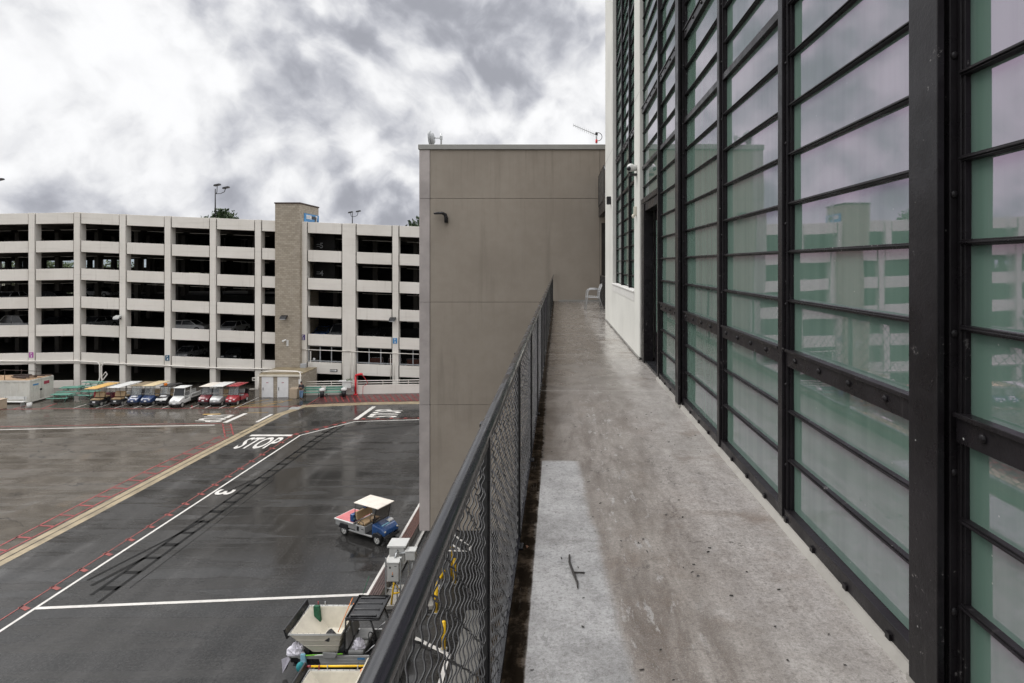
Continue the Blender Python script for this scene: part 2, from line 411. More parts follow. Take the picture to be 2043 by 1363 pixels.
def black_metal(name, rough=0.32, flakes=True, col=(0.008, 0.007, 0.008)):
    m, n, b = new_mat(name)
    p = pos(n); s = n.sep(p)
    f = n.noise(p, 3, 6, 0.65)
    c = n.mix(n.step(f, 0.3, 0.7), col, tuple(q * 2.2 for q in col))
    if flakes:
        k = n.math('MULTIPLY', n.step(n.noise(p, 26, 5, 0.75), 0.62, 0.67), n.step(n.noise(p, 2.6, 3), 0.50, 0.58))
        c = n.mix(n.math('MULTIPLY', k, 0.75), c, (0.20, 0.19, 0.185))
        rs = n.comb(n.math('MULTIPLY', s[1], 30), n.math('MULTIPLY', s[2], 1.3), n.math('MULTIPLY', s[0], 30))
        c = n.mix(n.math('MULTIPLY', n.step(n.noise(rs, 1, 4, 0.7), 0.60, 0.75), 0.35), c, (0.075, 0.07, 0.068))
        c = n.mix(n.math('MULTIPLY', n.step(n.vor(p, 17), 0.09, 0.03), n.step(n.noise(p, 3.7, 2), .55, .62)), c, (0.35, 0.35, 0.34))
    n.put(b.inputs['Base Color'], c)
    n.put(b.inputs['Roughness'], n.step(n.noise(p, 7, 5), 0.3, 0.7, rough - 0.1, rough + 0.14)); b.inputs['Specular IOR Level'].default_value = 0.95 if not flakes else 0.24
    n.put(b.inputs['Normal'], n.bump(n.math('ADD', n.noise(p, 24, 5, 0.7), n.noise(p, 90, 3, 0.6)), 0.22 if flakes else 0.035, 0.004))
    return m

def block_mat():
    m, n, b = new_mat('tan_split_block')
    p = pos(n); s = n.sep(p)
    br = n.n('ShaderNodeTexBrick')
    n.put(br.inputs['Vector'], n.comb(n.math('ADD', s[0], s[1]), s[2], 0.0))
    br.inputs['Scale'].default_value = 1.0
    br.inputs['Brick Width'].default_value = 0.40; br.inputs['Row Height'].default_value = 0.20
    br.inputs['Mortar Size'].default_value = 0.012
    br.inputs['Color1'].default_value = (0.31, 0.265, 0.205, 1); br.inputs['Color2'].default_value = (0.42, 0.365, 0.29, 1)
    br.inputs['Mortar'].default_value = (0.22, 0.19, 0.155, 1)
    st = n.noise(n.comb(n.math('MULTIPLY', s[0], 1.2), n.math('MULTIPLY', s[1], 1.2), n.math('MULTIPLY', s[2], 0.5)), 1.0, 6, 0.65)
    c = n.mix(n.math('MULTIPLY', n.step(st, 0.48, 0.7), 0.5), br.outputs['Color'], (0.33, 0.29, 0.24))
    c = n.mix(n.math('MULTIPLY', n.step(n.noise(n.comb(s[0], s[1], n.math('MULTIPLY', s[2], 4.0)), 0.9, 5, .7), 0.55, 0.75), 0.45), c, (0.15, 0.12, 0.09))
    n.put(b.inputs['Base Color'], c); b.inputs['Roughness'].default_value = 0.75
    n.put(b.inputs['Normal'], n.bump(n.math('ADD', br.outputs['Fac'], n.math('MULTIPLY', n.noise(p, 12, 4), -1)), 0.35, 0.02))
    return m

def stucco_mat():
    m, n, b = new_mat('taupe_stucco')
    p = pos(n); s = n.sep(p)
    f = n.noise(p, 0.35, 5, 0.6); g = n.noise(p, 2.4, 6, 0.65)
    c = n.mix(n.step(n.math('ADD', n.math('MULTIPLY', f, .7), n.math('MULTIPLY', g, .3)), 0.35, 0.68), (0.285, 0.247, 0.205), (0.338, 0.296, 0.248))
    rs = n.comb(n.math('MULTIPLY', s[0], 2.2), n.math('MULTIPLY', s[1], 2.2), n.math('MULTIPLY', s[2], 0.18))
    c = n.mix(n.math('MULTIPLY', n.step(n.noise(rs, 1, 5, 0.6), 0.52, 0.78), 0.5), c, (0.195, 0.168, 0.138))
    r2 = n.comb(n.math('MULTIPLY', s[0], 7.0), n.math('MULTIPLY', s[1], 7.0), n.math('MULTIPLY', s[2], 0.25))
    near_top = n.step(s[2], 15.6, 18.2)
    jt = n.step(n.math('FRACT', n.math('DIVIDE', n.math('SUBTRACT', s[2], 3.66), 4.15)), 0.72, 1.0)
    k = n.math('MULTIPLY', n.step(n.noise(r2, 1, 5, 0.65), 0.50, 0.74), n.math('ADD', n.math('MULTIPLY', near_top, 0.55), n.math('MULTIPLY', jt, 0.35)))
    c = n.mix(n.math('MULTIPLY', k, 0.6), c, (0.15, 0.125, 0.10))
    c = n.mix(n.math('MULTIPLY', n.step(n.noise(p, 1.1, 4, 0.5), 0.56, 0.72), 0.22), c, (0.33, 0.295, 0.25))
    n.put(b.inputs['Base Color'], c); b.inputs['Roughness'].default_value = 0.85
    n.put(b.inputs['Normal'], n.bump(n.noise(p, 55, 4, 0.65), 0.25, 0.006))
    return m

def garage_mat():
    m, n, b = new_mat('painted_concrete_offwhite')
    p = pos(n); s = n.sep(p)
    f = n.noise(p, 0.25, 5, 0.6)
    c = n.mix(n.step(f, 0.3, 0.7), (0.70, 0.66, 0.60), (0.785, 0.745, 0.685))
    hs = n.comb(n.math('MULTIPLY', s[0], 0.25), s[1], n.math('MULTIPLY', s[2], 3.2))
    c = n.mix(n.math('MULTIPLY', n.step(n.noise(hs, 1, 5, .65), 0.5, 0.75), 0.22), c, (0.42, 0.39, 0.345))
    vs = n.comb(n.math('MULTIPLY', s[0], 4.0), s[1], n.math('MULTIPLY', s[2], 0.25))
    c = n.mix(n.math('MULTIPLY', n.step(n.noise(vs, 1, 5, .65), 0.56, 0.8), 0.4), c, (0.36, 0.32, 0.27))
    n.put(b.inputs['Base Color'], c); b.inputs['Roughness'].default_value = 0.75
    n.put(b.inputs['Normal'], n.bump(n.noise(p, 20, 4), 0.12, 0.01))
    return m

def foliage_mat(name, a, bcol):
    m, n, b = new_mat(name)
    oi = n.n('ShaderNodeObjectInfo').outputs['Random']
    f = n.noise(pos(n), 0.9, 4, 0.6)
    c = n.mix(n.step(f, 0.3, 0.7), a, bcol)
    n.put(b.inputs['Base Color'], c); b.inputs['Roughness'].default_value = 0.6
    return m

def clear_mat(name='clear_windshield', tint=(0.75, 0.8, 0.82), k=0.25, rough=0.05):
    m = bpy.data.materials.new(name); m.use_nodes = True
    n = N(m.node_tree); t = m.node_tree
    for x in list(t.nodes):
        if x.type == 'BSDF_PRINCIPLED': t.nodes.remove(x)
    out = [x for x in t.nodes if x.type == 'OUTPUT_MATERIAL'][0]
    tr = n.n('ShaderNodeBsdfTransparent'); n.put(tr.inputs['Color'], tint)
    gl = n.n('ShaderNodeBsdfPrincipled'); n.put(gl.inputs['Base Color'], (0.5, 0.52, 0.53)); gl.inputs['Roughness'].default_value = rough
    fr = n.n('ShaderNodeFresnel'); fr.inputs['IOR'].default_value = 1.5
    f = n.math('ADD', fr.outputs[0], k, clamp=True)
    f = n.math('MULTIPLY', f, n.step(n.noise(pos(n), 5, 3), 0.2, 0.8, 0.7, 1.2), clamp=True)
    mx = n.n('ShaderNodeMixShader'); n.put(mx.inputs[0], f)
    t.links.new(tr.outputs[0], mx.inputs[1]); t.links.new(gl.outputs[0], mx.inputs[2]); t.links.new(mx.outputs[0], out.inputs['Surface'])
    return m

MT = dict(
    asphalt=asphalt_mat(), walk=walkway_mat(), glass=glass_mat(), blockw=block_mat(), stucco=stucco_mat(), garage=garage_mat(),
    black=black_metal('black_painted_steel'), rail=black_metal('black_gloss_railing', 0.20, False, (0.005, 0.005, 0.007)),
    wire=black_metal('black_wire', 0.4, False, (0.012, 0.012, 0.012)),
    earth=mat('dry_grass_earth', (0.11, 0.105, 0.07), 0.9, 0, 0.3, 0.05),
    hill=mat('hazy_hill', (0.16, 0.19, 0.21), 0.95, 0, 0.2, 0.01),
    conc=mat('concrete_strip', (0.25, 0.20, 0.125), 0.45, 0, 0.25, 1.3, 0.2, 30, 0.45, (0.10, 0.085, 0.06)),
    apron=mat('pale_concrete', (0.30, 0.285, 0.26), 0.6, 0, 0.15, 1.0, 0.15, 30, 0.35, (0.14, 0.125, 0.11)),
    paving=mat('grey_paving', (0.13, 0.125, 0.115), 0.6, 0, 0.2, 1.0, 0.2, 30, 0.35, (0.07, 0.065, 0.06)), white_line=mat('white_road_paint', (0.52, 0.50, 0.47), 0.5, 0, 0.12, 2.0, 0.1, 40, 0.35, (0.16, 0.155, 0.15)),
    red_line=mat('worn_red_road_paint', (0.21, 0.026, 0.026), 0.5, 0, 0.35, 1.5, 0.1, 40, 0.55, (0.05, 0.035, 0.03)),
    red_line2=mat('faded_red_road_paint', (0.19, 0.032, 0.026), 0.5, 0, 0.4, 2.6, 0.1, 40, 0.75, (0.06, 0.036, 0.033)),
    yellow_line=mat('worn_yellow_road_paint', (0.36, 0.22, 0.05), 0.5, 0, 0.25, 1.5, 0.1, 40, 0.5, (0.08, 0.06, 0.04)),
    tar=mat('blacked_out_marking', (0.004, 0.004, 0.004), 0.45, 0, 0.3, 1.4, 0.1, 40, 0.12, (0.015, 0.0145, 0.014), spec=0.12),
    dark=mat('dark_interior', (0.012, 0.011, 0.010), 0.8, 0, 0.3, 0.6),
    slabm=mat('garage_deck_concrete', (0.12, 0.108, 0.095), 0.8, 0, 0.2, 0.6),
    joint=mat('dark_joint', (0.03, 0.026, 0.022), 0.9),
    strip=mat('pinkish_grey_stucco', (0.42, 0.38, 0.365), 0.85, 0, 0.14, 0.8, 0.2, 60, 0.25, (0.24, 0.215, 0.21)),
    coping=mat('grey_metal_coping', (0.31, 0.305, 0.285), 0.45, 0.2, 0.06, 2),
    whitewall=mat('white_stucco', (0.66, 0.655, 0.61), 0.8, 0, 0.06, 0.9, 0.15, 70, 0.12, (0.45, 0.44, 0.40), streak=0.18),
    sill=mat('white_sill', (0.68, 0.67, 0.64), 0.6, 0, 0.06, 2, dirt=0.2, dirtcol=(.35, .33, .3)),
    white=mat('white_plastic', (0.62, 0.62, 0.60), 0.4, 0, 0.07, 5, dirt=0.35, dirtcol=(.4, .38, .34)),
    doorw=mat('white_door_paint', (0.74, 0.74, 0.74), 0.4, 0, 0.04, 3),
    cream=mat('cream_plastic', (0.62, 0.58, 0.49), 0.4, 0, 0.07, 3, dirt=0.2, dirtcol=(.38, .33, .26)),
    roofcream=mat('weathered_cream_roof', (0.66, 0.61, 0.54), 0.5, 0, 0.08, 3, dirt=0.35, dirtcol=(.42, .35, .28)),
    tan=mat('tan_vinyl', (0.40, 0.28, 0.155), 0.45, 0, 0.12, 4),
    brownroof=mat('brown_canvas_roof', (0.20, 0.15, 0.09), 0.7, 0, 0.12, 3),
    tanroof=mat('sand_roof', (0.56, 0.45, 0.27), 0.5, 0, 0.08, 3),
    yellowroof=mat('yellow_roof', (0.56, 0.34, 0.10), 0.6, 0, 0.14, 3, dirt=0.35, dirtcol=(.35, .25, .12)),
    blackp=mat('black_plastic', (0.016, 0.016, 0.018), 0.32, 0, 0.3, 5),
    rubber=mat('tyre_rubber', (0.018, 0.018, 0.018), 0.75, 0, 0.3, 8),
    blue=mat('deep_blue_body', (0.018, 0.065, 0.19), 0.25, 0, 0.15, 4, coat=0.4),
    navy=mat('navy_body', (0.025, 0.05, 0.13), 0.3, 0, 0.15, 4, coat=0.4),
    red=mat('red_body', (0.31, 0.026, 0.034), 0.3, 0, 0.12, 4, coat=0.4),
    darkred=mat('dark_red_body', (0.16, 0.02, 0.03), 0.3, 0, 0.15, 4, coat=0.3),
    pinkbed=mat('faded_red_deck', (0.48, 0.13, 0.135), 0.6, 0, 0.12, 4, dirt=0.45, dirtcol=(0.55, 0.30, 0.29)),
    silver=mat('silver_panel', (0.42, 0.42, 0.41), 0.35, 0.35, 0.08, 3, dirt=0.15, dirtcol=(.25, .24, .22)),
    greyp=mat('grey_vinyl', (0.24, 0.24, 0.235), 0.5, 0, 0.1, 4),
    steel=mat('galvanised_steel', (0.46, 0.47, 0.47), 0.38, 0.6, 0.1, 5),
    alu=mat('satin_aluminium', (0.52, 0.52, 0.53), 0.3, 0.75, 0.05, 6),
    chrome=mat('bright_hub', (0.62, 0.61, 0.58), 0.3, 0.3, 0.05, 6),
    boxgrey=mat('light_grey_enclosure', (0.50, 0.50, 0.48), 0.4, 0, 0.05, 3, dirt=0.12, dirtcol=(.3, .29, .27)),
    yellow=mat('safety_yellow', (0.85, 0.52, 0.015), 0.4, 0, 0.08, 4, dirt=0.2, dirtcol=(.35, .2, .03)),
    orange=mat('amber_lens', (0.75, 0.20, 0.015), 0.3, 0, 0.1, 5),
    green=mat('green_bench_paint', (0.10, 0.26, 0.20), 0.5, 0, 0.2, 2.5, dirt=0.2, dirtcol=(.06, .14, .11)),
    brush=mat('dark_green_bristle', (0.015, 0.09, 0.045), 0.8, 0, 0.3, 12),
    teal=mat('teal_bristle', (0.02, 0.20, 0.22), 0.8, 0, 0.3, 12),
    lime=mat('lime_handle', (0.22, 0.60, 0.05), 0.4),
    cloth=mat('white_rag', (0.68, 0.66, 0.72), 0.9, 0, 0.1, 14),
    mesh_bag=mat('pale_mesh_bag', (0.42, 0.40, 0.45), 0.8, 0, 0.15, 20),
    lightblue=mat('light_blue_cloth', (0.24, 0.48, 0.60), 0.8, 0, 0.15, 14),
    redpaint=mat('red_standpipe_paint', (0.55, 0.018, 0.028), 0.35, 0, 0.12, 5),
    wood=mat('red_brown_slat', (0.075, 0.026, 0.016), 0.6, 0, 0.4, 9),
    wood2=mat('dull_brown_slat', (0.055, 0.030, 0.026), 0.6, 0, 0.35, 9),
    container=mat('off_white_container', (0.60, 0.585, 0.53), 0.6, 0, 0.06, 1.5, dirt=0.25, dirtcol=(.35, .29, .21), streak=0.4),
    rust=mat('rusty_plywood', (0.36, 0.235, 0.14), 0.8, 0, 0.25, 1.5, dirt=0.5, dirtcol=(0.10, 0.055, 0.035)),
    darkrust=mat('dark_rust', (0.06, 0.04, 0.033), 0.8, 0, 0.3, 2),
    tanbox=mat('tan_fibreglass', (0.42, 0.335, 0.245), 0.55, 0, 0.06, 3),
    signblue=mat('sign_blue', (0.05, 0.23, 0.48), 0.45, 0, 0.06, 3),
    signnavy=mat('sign_dark_teal', (0.02, 0.085, 0.15), 0.45, 0, 0.06, 3),
    signpurple=mat('sign_purple', (0.06, 0.03, 0.17), 0.45, 0, 0.06, 3),
    signpink=mat('sign_pink', (0.42, 0.10, 0.36), 0.45, 0, 0.06, 3),
    signwhite=mat('sign_white', (0.78, 0.78, 0.78), 0.45), signblack=mat('sign_black', (0.012, 0.012, 0.012), 0.45),
    signred=mat('sign_red', (0.35, 0.05, 0.08), 0.5), signgrey=mat('sign_grey', (0.35, 0.36, 0.37), 0.5),
    skin=mat('skin', (0.33, 0.19, 0.13), 0.55), hair=mat('black_hair', (0.01, 0.008, 0.008), 0.6),
    jacket=mat('dark_jacket', (0.016, 0.016, 0.022), 0.7, 0, 0.2, 9), jeans=mat('faded_jeans', (0.14, 0.23, 0.36), 0.8, 0, 0.25, 6),
    shoe=mat('dark_shoe', (0.02, 0.02, 0.02), 0.5),
    bark=mat('bark', (0.07, 0.05, 0.035), 0.9, 0, 0.3, 3),
    leafa=foliage_mat('dark_leaves', (0.022, 0.045, 0.016), (0.055, 0.085, 0.03)),
    leafb=foliage_mat('mid_leaves', (0.05, 0.075, 0.03), (0.11, 0.14, 0.06)),
    clear=clear_mat(), tintglass=clear_mat('brown_tinted_windshield', (0.42, 0.38, 0.33), 0.06),
    carglass=mat('dark_car_glass', (0.02, 0.022, 0.025), 0.08), carwhite=mat('white_car_paint', (0.70, 0.70, 0.70), 0.25, 0, 0.03, 3, coat=0.5),
    cardark=mat('dark_car_paint', (0.03, 0.032, 0.036), 0.25, 0, 0.1, 3, coat=0.5), carsilver=mat('silver_car_paint', (0.45, 0.46, 0.47), 0.28, 0.4, 0.05, 3, coat=0.5),
    carblue=mat('blue_car_paint', (0.03, 0.07, 0.18), 0.25, 0, 0.1, 3, coat=0.5),
    mahog=mat('mahogany_bench', (0.10, 0.030, 0.018), 0.4, 0, 0.2, 4),
    chairgrey=mat('pale_grey_chair_paint', (0.40, 0.405, 0.41), 0.35, 0, 0.06, 6), twig=mat('wet_twig', (0.022, 0.018, 0.014), 0.5, 0, 0.3, 30), leaf=mat('dead_leaf', (0.16, 0.07, 0.03), 0.6, 0, 0.3, 30),
)
mtube, nn, bb = new_mat('lit_fluorescent_tube')
bb.inputs['Base Color'].default_value = (0.8, 0.78, 0.7, 1)
bb.inputs['Emission Color'].default_value = (1.0, 0.86, 0.62, 1)
nn.put(bb.inputs['Emission Strength'], nn.step(nn.noise(pos(nn), 2.0, 2), 0.3, 0.7, 0.35, 0.6))
MT['tube'] = mtube
mtb, nn, bb = new_mat('lumpy_black_bar')
_p = pos(nn); _h = nn.vor(_p, 75); _w = nn.noise(_p, 60, 4, 0.7)
nn.put(bb.inputs['Base Color'], nn.mix(nn.step(nn.math('ADD', _w, nn.math('MULTIPLY', _h, .3)), 0.5, 0.62), (0.045, 0.045, 0.048), (0.004, 0.004, 0.005)))
bb.inputs['Roughness'].default_value = 0.35
nn.put(bb.inputs['Normal'], nn.bump(nn.math('ADD', _h, _w), 0.8, 0.008))
MT['topbar'] = mtb

def add_joint_line(*a): pass

# ------------------------------------------------------------------ ground, hills
def sheet(name, pts, z, m):
    return M().quad(*[(x, y, z) for x, y in pts]).build(name, m, kind='structure')
g = M(); g.quad((-4000, -3000, -0.02), (4000, -3000, -0.02), (4000, 5000, -0.02), (-4000, 5000, -0.02))
g.build('ground', MT['earth'], kind='structure')
sheet('yard_asphalt', [(-140, -60), (30, -60), (30, 66), (-140, 66)], 0.0, MT['asphalt'])
hl = M(); k = 90; rnd = random.Random(3)
ridge = [(-1800 + i * 40, 26 + 20 * math.sin(i * 0.21) + 12 * math.sin(i * 0.57 + 1) + rnd.uniform(-3, 3)) for i in range(k)]
vs = []
for x, h in ridge: vs += [(x, 1500, -1), (x, 1500 + 60, h * 0.7), (x, 1700, h), (x, 2100, -1)]
fs = [(4 * i + j, 4 * i + 4 + j, 4 * i + 5 + j, 4 * i + 1 + j) for i in range(k - 1) for j in range(3)]
hl.add(vs, fs, True); hl.build('hills', MT['hill'], kind='structure')

# ------------------------------------------------------------------ drain strip (concrete valley gutter) and painted markings
def ribbon(m, pts, wid, z):
    """flat band along a polyline on the ground"""
    pts = [Vector((x, y, 0)) for x, y in pts]; vs = []
    for i, p in enumerate(pts):
        a = pts[max(i - 1, 0)]; b = pts[min(i + 1, len(pts) - 1)]
        t = (b - a).normalized(); s = Vector((-t.y, t.x, 0)) * wid / 2
        vs += [(p.x - s.x, p.y - s.y, z), (p.x + s.x, p.y + s.y, z)]
    m.add(vs, [(2 * i, 2 * i + 1, 2 * i + 3, 2 * i + 2)[::-1] for i in range(len(pts) - 1)])
    return m
d1 = M(); ribbon(d1, [(-25.55, 4), (-25.45, 20), (-25.28, 31.8), (-25.22, 40.5), (-25.0, 51.8), (-24.2, 54.6)], 0.86, 0.004)
ribbon(d1, [(-24.45, 54.75), (-18, 55.85), (-6, 56.6), (10, 57.2)], 1.05, 0.006)
d1.build('drain_strip', MT['conc'], kind='structure')
d2 = M(); ribbon(d2, [(-25.55, 4), (-25.45, 20), (-25.28, 31.8), (-25.22, 40.5), (-25.0, 51.8)], 0.07, 0.010)
d2.build('drain_slot', MT['joint'], kind='structure')
d3 = M(); d3.quad((-25.1, 53.5, .011), (-24.1, 53.5, .011), (-24.3, 54.5, .011), (-25.2, 54.5, .011)); d3.build('manhole_cover', MT['steel'], kind='structure')

Z1 = 0.008
def marking(name, m, lines, z=Z1):
    q = M()
    for pts, wid in lines: ribbon(q, pts, wid, z)
    return q.build(name, m, kind='structure')
marking('white_lane_line', MT['white_line'], [([(-20.6, 10), (-20.52, 21.5), (-20.42, 34), (-20.35, 45.4), (-17.4, 49.4), (-12.1, 50.0), (-2, 50.3)], 0.125)])
marking('white_cross_line', MT['white_line'], [([(-20.45, 22.6), (-7.75, 23.55)], 0.17)])
marking('stop_bar', MT['white_line'], [([(-24.25, 45.4), (-20.95, 45.4)], 0.42)])
marking('stop_bar', MT['white_line'], [([(-17.6, 50.0), (-17.45, 54.6)], 0.40)])
marking('stop_bar', MT['white_line'], [([(-28.4, 49.05), (-28.25, 52.1)], 0.40)])
marking('white_dash', MT['white_line'], [([(-25.75, 49.2), (-25.75, 51.8)], 0.26)])
marking('white_edge_line', MT['white_line'], [([(-70, 45.6), (-45.4, 46.95), (-35.9, 47.8), (-28.8, 48.3)], 0.16)])
marking('red_edge_line', MT['red_line'], [([(-70, 46.5), (-46.3, 47.8), (-36.4, 48.5), (-28.4, 48.85)], 0.10)])
# red ladder marking along the drain strip
lines = [([(-26.75, 8), (-26.7, 26), (-26.9, 33.5), (-26.9, 38.2), (-26.5, 45.3)], 0.10), ([(-26.05, 8), (-25.95, 26), (-25.92, 32.6), (-25.85, 38), (-25.75, 45.0)], 0.10)]
for i in range(30):
    y = 8.5 + i * 1.25
    lines.append(([(-26.8, y), (-25.95, y - 0.1)], 0.13))
lines += [([(-28.3, 48.6), (-25.95, 44.9)], .10), ([(-27.7, 48.7), (-25.65, 45.5)], .10)]
for i in range(4):
    t = (i + .5) / 4.5; lines.append(([(-28.3 + 2.35 * t, 48.6 - 3.7 * t), (-27.7 + 2.05 * t, 48.7 - 3.2 * t)], .1))
marking('red_ladder_marking', MT['red_line'], lines, 0.011)
# faded red teeth left of the white lane line
lines = [([(-21.25, 10), (-21.15, 22), (-21.05, 34), (-20.95, 45.6), (-17.9, 49.8), (-12, 50.6), (-3, 50.9)], 0.07)]
for i in range(26):
    y = 10 + i * 1.4; lines.append(([(-21.2, y + .12), (-20.72, y - .08)], 0.18))
for i in range(6):
    t = i / 6; lines.append(([(-20.95 + 3.0 * t, 45.9 + 4.0 * t), (-20.6 + 3.0 * t, 45.6 + 4.0 * t)], 0.3))
for i in range(9): lines.append(([(-17 + i * 1.2, 50.5 + i * 0.05), (-17 + i * 1.2, 50.15 + i * 0.05)], 0.3))
marking('faded_red_marking', MT['red_line2'], lines, 0.010)
# blacked-out old ladder marking
lines = [([(-19.05, 23.5), (-18.95, 34), (-18.85, 44), (-18.4, 48.4)], 0.16), ([(-18.35, 23), (-18.3, 34), (-18.25, 44), (-17.9, 48.2)], 0.16), ([(-17.85, 24), (-17.8, 36)], 0.04)]
for i in range(20):
    y = 24 + i * 1.24; lines.append(([(-19.0, y), (-18.3, y)], 0.22 if i % 3 else 0.30))
lines += [([(-20.1, 24.6), (-18.9, 29.2), (-18.7, 30.4)], 0.14), ([(-19.6, 24.2), (-19.0, 26.5)], 0.2), ([(-19.9, 33.6), (-19.0, 36.2)], 0.12), ([(-25.3, 45.7), (-25.0, 48.0), (-28, 48.4)], .07), ([(-16, 47.2), (-9.6, 49.0)], .08), ([(-15, 48.6), (-9, 48.9)], .10), ([(-18.3, 46.2), (-13.5, 47.8)], .05)]
marking('blacked_out_marking', MT['tar'], lines, 0.006)
# yellow and red bay marks in front of the parked carts
marking('yellow_marking', MT['yellow_line'], [([(-31.9, 51.75), (-30.4, 51.9)], .3), ([(-28.2, 52.3), (-26.4, 52.45)], .09),
        ([(-31.0, 54.6), (-28.9, 57.6)], .1), ([(-30.2, 54.6), (-27.3, 57.0)], .1), ([(-29.2, 54.7), (-26.9, 56.4)], .1), ([(-28.1, 54.8), (-26.5, 57.4)], .12), ([(-31, 54.45), (-26.4, 54.85)], .1)])
marking('red_bay_line', MT['red_line'], [([(-60, 53.3), (-51.9, 53.5), (-46.6, 53.8), (-38, 53.8), (-29, 54.2), (-24.5, 54.85)], 0.14), ([(-50.7, 53.6), (-50.7, 55.3)], .15), ([(-48.2, 53.7), (-48.6, 55.8)], .15), ([(-35.0, 55.0), (-34.3, 54.0)], .14)])
lines = []
for x in (-45.4, -43.3, -41.55, -39.75, -38.65, -37.1, -34.5, -33.1, -31.75, -30.3): lines.append(([(x, 53.95), (x - 0.05, 58.6)], 0.10))
marking('white_bay_line', MT['white_line'], lines, 0.009)
# red hatched area in front of the low wall
lines = [([(-24.05, 54.95), (-24.15, 58.4), (-23.0, 59.0)], .12)]
for i in range(34):
    x = -24 + i * 0.55
    lines.append(([(x + 1.35, 56.35 + .04 * i * .6), (x, 59.0 + 0.045 * i)], 0.12))
lines += [([(-24.1, 55.3), (-18, 56.5), (-6, 57.3)], .07)]
sheet('red_paving', [(-23.9, 55.75), (-16, 56.75), (-2, 57.5), (-2, 61.3), (-23.0, 59.5), (-24.05, 59.3)], 0.0045, mat('dark_red_paving', (0.062, 0.022, 0.021), 0.35, 0, 0.3, 0.8, 0.2, 30, 0.6, (0.022, 0.02, 0.02)))
marking('red_hatching', MT['red_line'], lines, 0.012)
# stall lines below the walkway
marking('white_stall_line', MT['white_line'], [([(-5.4, 20.95), (-3.85, 19.95)], .15), ([(-3.8, 19.95), (-3.81, 17.2), (-3.9, 10)], .15),
        ([(-5.5, 27.15), (-4.25, 27.1)], .13), ([(-5.5, 28.1), (-4.6, 27.2)], .12), ([(-5.3, 28.85), (-4.22, 27.5)], .12), ([(-4.22, 27.1), (-4.2, 27.6)], .12)])
def ground_text(s, cx, cy, ang, wid, hgt, z=0.013):
    q = M(); vs, fs = text_mesh(s); w0 = text_w(s)
    mt = Matrix.Translation((cx, cy, z)) @ Matrix.Rotation(ang, 4, 'Z') @ Matrix.Diagonal((wid / w0, hgt, 1, 1))
    q.add([mt @ Vector(v) for v in vs], fs)
    return q.build('painted_lettering', MT['white_line'], kind='structure')
ground_text('STOP', -22.55, 43.5, 0.02, 2.7, 2.75)
ground_text('STOP', -15.6, 52.1, R(90), 2.7, 2.6)
ground_text('STOP', -30.1, 50.4, R(-90), 2.4, 2.4)
ground_text('3', -19.75, 34.1, R(-90), 0.78, 1.05)
# ------------------------------------------------------------------ parking garage
GY = 62.8; S = 1150 / GY
def gx(p): return (p - 1114) / S
X0 = gx(154)
def slope(x):
    return -0.0415 * (x - X0) if x > X0 else -0.016 * (X0 - x)
TOP = 19.13; STEP = 3.047
garage = thing('parking_garage', 'long off-white concrete parking garage with six sloping open decks behind the yard', 'parking garage', (0, 0, 0))
def tx(p, Y): return (p - 1114) * Y / 1150
cols = [gx(p) for p in (-660, -569.5, -479, -388.5, -298,  -207.5, -117, -26.5, 63.6, 154, 245, 334.8, 425, 515, 606.4, 696.3, 789, 882, 973, 1064)]
cw = [0.64] * len(cols); cw[15] = 1.43
for i, x in enumerate(cols):
    c = M(); h = cw[i] / 2; t = TOP + slope(x)
    c.box(x - h, x + h, GY - 0.06, GY + 0.80, 0, t + 0.02)
    for kz in range(5):     # casting joints
        z = t - 1.9 - STEP * kz
        c.box(x - h - 0.003, x + h + 0.003, GY - 0.063, GY + .3, z, z + 0.025)
    c.build('column', MT['garage'], garage, bevel=0.03)
for i in range(len(cols) - 1):
    a = cols[i] + cw[i] / 2 + 0.11; b = cols[i + 1] - cw[i + 1] / 2 - 0.11
    for k in range(7):
        za = TOP - STEP * k + slope(a); zb = TOP - STEP * k + slope(b)
        hh = 1.19 if k == 0 else 1.24
        if k == 6:
            if min(za, zb) < 0.35: continue
            la = lb = 0
        else: la, lb = za - hh, zb - hh
        q = M(); y0, y1 = GY, GY + 0.10
        a2, b2 = a - .1, b + .1; sa, sb = slope(a2) - slope(a), slope(b2) - slope(b)
        jn = M(); jn.hexa([(a2, y1 + .002, la + sa + .02), (b2, y1 + .002, lb + sb + .02), (b2, y1 + .12, lb + sb + .02), (a2, y1 + .12, la + sa + .02),
                           (a2, y1 + .002, za + sa - .02), (b2, y1 + .002, zb + sb - .02), (b2, y1 + .12, zb + sb - .02), (a2, y1 + .12, za + sa - .02)])
        jn.build('parapet_backing', MT['joint'], garage)
        q.hexa([(a, y0, la), (b, y0, lb), (b, y1, lb), (a, y1, la), (a, y0, za), (b, y0, zb), (b, y1, zb), (a, y1, za)])
        q.build('parapet', MT['garage'], garage, bevel=0.015)
# decks follow the same fall; the roof deck is the top one
DEP = 34
for k in range(6):
    q = M(); n0 = len(cols)
    for i in range(n0 - 1):
        a, b = cols[i], cols[i + 1]
        za = TOP - STEP * k - 0.95 + slope(a); zb = TOP - STEP * k - 0.95 + slope(b)
        y0, y1 = GY + 0.23, GY + DEP
        q.hexa([(a, y0, za - .24), (b, y0, zb - .24), (b, y1, zb - .24), (a, y1, za - .24), (a, y0, za), (b, y0, zb), (b, y1, zb), (a, y1, za)])
        # downstand beam at each column line
        q.box(a - .2, a + .2, GY + 0.81, y1, za - 0.62, za - 0.25)
    q.build('deck', MT['slabm'], garage)
q = M()
for x in cols[1:]:
    for yy in (GY + 9, GY + 18, GY + 26):
        q.box(x - .25, x + .25, yy - .25, yy + .25, 0, TOP - 0.96 + slope(x))
q.build('inner_columns', MT['slabm'], garage)
